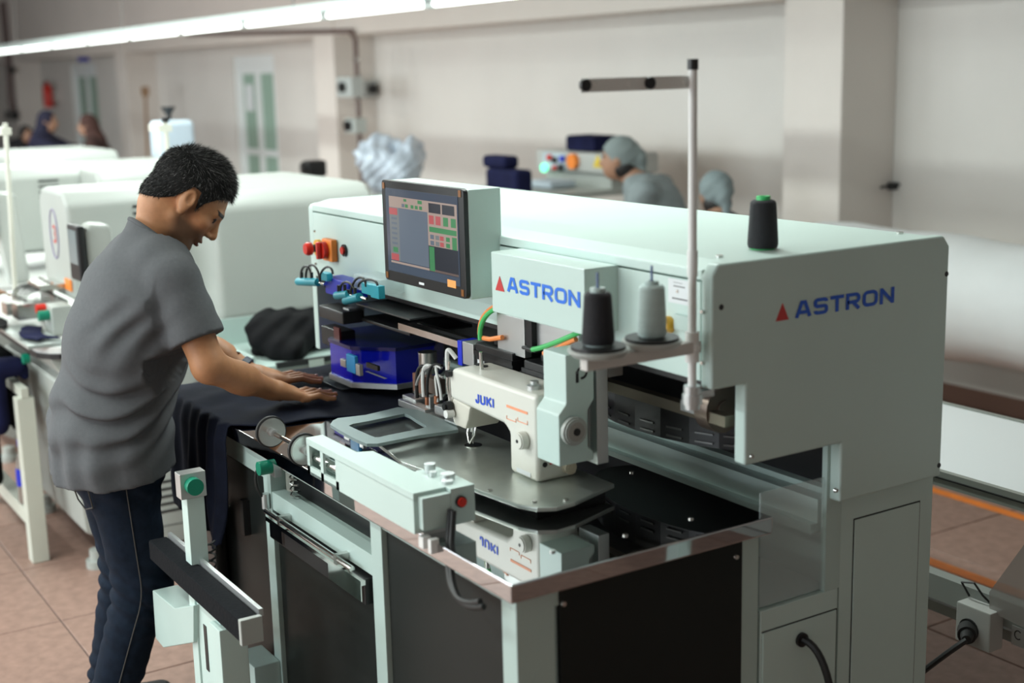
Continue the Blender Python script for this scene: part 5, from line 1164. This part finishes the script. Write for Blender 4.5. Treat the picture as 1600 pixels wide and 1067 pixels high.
# ---- stack of navy bundles and wrapped bag on a shelf
SH = thing('storage_bench', 'low bench behind the automat carrying navy bundles and a wrapped bag', 'bench', (-5.6, 3.3, 0))
B().box(-7.2, -5.0, 3.0, 3.28+.0, .98, 1.02, .004).make('bench_top', cream, SH)
for x in (-7.1, -5.1):
    for y in (3.05, 3.23): B().box(x-.03, x+.03, y-.03, y+.03, 0, .98).make('leg', mint_d, SH, False)
def bundle(p0, p1, Y, dp, lab, zb=1.021):
    a, c = onY(*p0, Y), onY(*p1, Y); return tag(B().box(a.x, c.x, Y, Y+dp, zb, a.z, .025, 3).make('fabric_bundle', navy2), lab, 'bundle', 'navy bundles on the bench')
bundle((757, 262), (808, 330), 3.02, .12, 'navy fabric bundle lowest on the bench behind the touch screen'); bundle((752, 242), (788, 261.7), 3.02, .11, 'navy fabric bundle on top of the larger bundle', onY(757, 262, 3.02).z)
a = onY(632, 262, 3.3); crumple('wrapped_bag', 'pale blue plastic wrapped bag on the bench left of navy bundles', (a.x, 3.14, 1.18), (.44, .20, .26), mat('plastic_wrap', (.50, .57, .66), .25, noise_amt=.25, noise_scale=12, bump=.5, bump_scale=18), 11, 'bag', 1.6, .016, 1.021)
# ---- black machine top by the pillar, pale press with black knob
p = atD(489, 262, 9.0); tm = thing('black_thread_winder', 'small black winder on a stand in front of the wall pillar', 'winder', (p.x, p.y, 0))
B().box(p.x-.05, p.x+.05, p.y-.05, p.y+.05, .02, p.z-.05).box(p.x-.2, p.x+.2, p.y-.2, p.y+.2, 0, .03).make('stand', cream, tm, False); B().box(p.x-.06, p.x+.06, p.y-.06, p.y+.08, p.z-.06, p.z+.05, .02).cyl((p.x-.0, p.y-.08, p.z), (p.x, p.y-.05, p.z), .04).make('winder_body', black, tm)
p = atD(268, 210, 8.6); pr = thing('snap_press', 'pale blue press machine with black knob behind the man\'s head', 'press', (p.x, p.y, 0))
B().box(p.x-.09, p.x+.12, p.y-.12, p.y+.12, p.z-.16, p.z+.09, .035, 3).make('press_head', mat('pale_blue_paint', (.55, .66, .76), .4), pr); B().box(p.x-.06, p.x+.09, p.y-.08, p.y+.08, .0, p.z-.15, .01).make('column', MATS['pale_blue_paint'], pr)
B().cyl((p.x-.03, p.y, p.z+.09), (p.x-.03, p.y, p.z+.13), .018).cyl((p.x-.03, p.y, p.z+.13), (p.x-.03, p.y, p.z+.175), .02, .05).make('knob', black, pr); B().box(p.x-.105, p.x-.088, p.y-.11, p.y-.02, p.z-.06, p.z+.02).make('gauge', steel, pr, False)
# ================================================================== garment stand, bottle at lower left
G = thing('garment_stand', 'cream square-tube stand with navy trousers hung over it', 'stand', (-3.4, -.14, 0))
B().box(-3.30, -3.235, -.175, -.11, 0, .66, .004).make('post', mat('cream_tube', (.62, .64, .56), .45), G); B().box(-4.2, -4.135, -.175, -.11, 0, .66, .004).make('post', MATS['cream_tube'], G)
B().box(-4.135, -3.30, -.17, -.115, .14, .20, .003).make('lower_bar', MATS['cream_tube'], G); B().box(-4.2, -3.235, -.157, -.128, .66, .70, .003).make('top_bar', MATS['cream_tube'], G)
def hang(name, lab, x0, x1, ztop, zb, m, y, seed):
    f = Field((x0-.05, y-.15, zb-.05), (x1+.05, y+.14, ztop+.08), .007); rn = random.Random(seed)
    for k in range(7):
        x = x0+(x1-x0)*(k+.5)/7; f.cone((x, y-.072, ztop), (x+rn.uniform(-.02, .02)*min(1, (x1-x0)/.3), y-.076, zb+rn.uniform(0, .08)), .030, .034, .012)
        f.cone((x, y+.034, ztop), (x, y+.034, zb+.2), .015, .015, .006); f.cone((x, y-.072, ztop+.012), (x, y+.012, ztop+.012), .034, .032, .010)
    return tag(net_obj(name, [f], m), lab, 'garment')
hang('navy_trousers', 'navy trousers folded over the cream stand beside the bottle', -3.435, -3.355, .745, .52, navy2, -.1425, 2)
hang('black_trousers', 'long black trousers hanging on the cream stand at left edge', -3.98, -3.545, .745, .26, blackf, -.1425, 4)
bx, by, bz = -3.40, -.142, .2005
bo = thing('drink_bottle', 'plastic bottle with blue cap and label on the stand\'s lower bar', 'bottle', (bx, by, bz))
B().lathe([(0, 0), (.028, .002), (.03, .01), (.029, .15), (.022, .19), (.012, .215), (.012, .235), (0, .235)]).make('bottle_body', mat('clear_pet', (.45, .40, .36), .1, alpha=.55), bo, world=False)
B().lathe([(0, .006), (.027, .008), (.027, .075), (0, .075)]).make('tea', mat('brown_tea', (.13, .045, .015), .2), bo, world=False)
B().lathe([(.0305, .075), (.0305, .145), (.029, .145), (.029, .075)]).make('bottle_label', blue_p, bo, world=False)
B().lathe([(0, .262), (.015, .262), (.015, .235), (0, .235)]).make('cap', blue_p, bo, world=False)
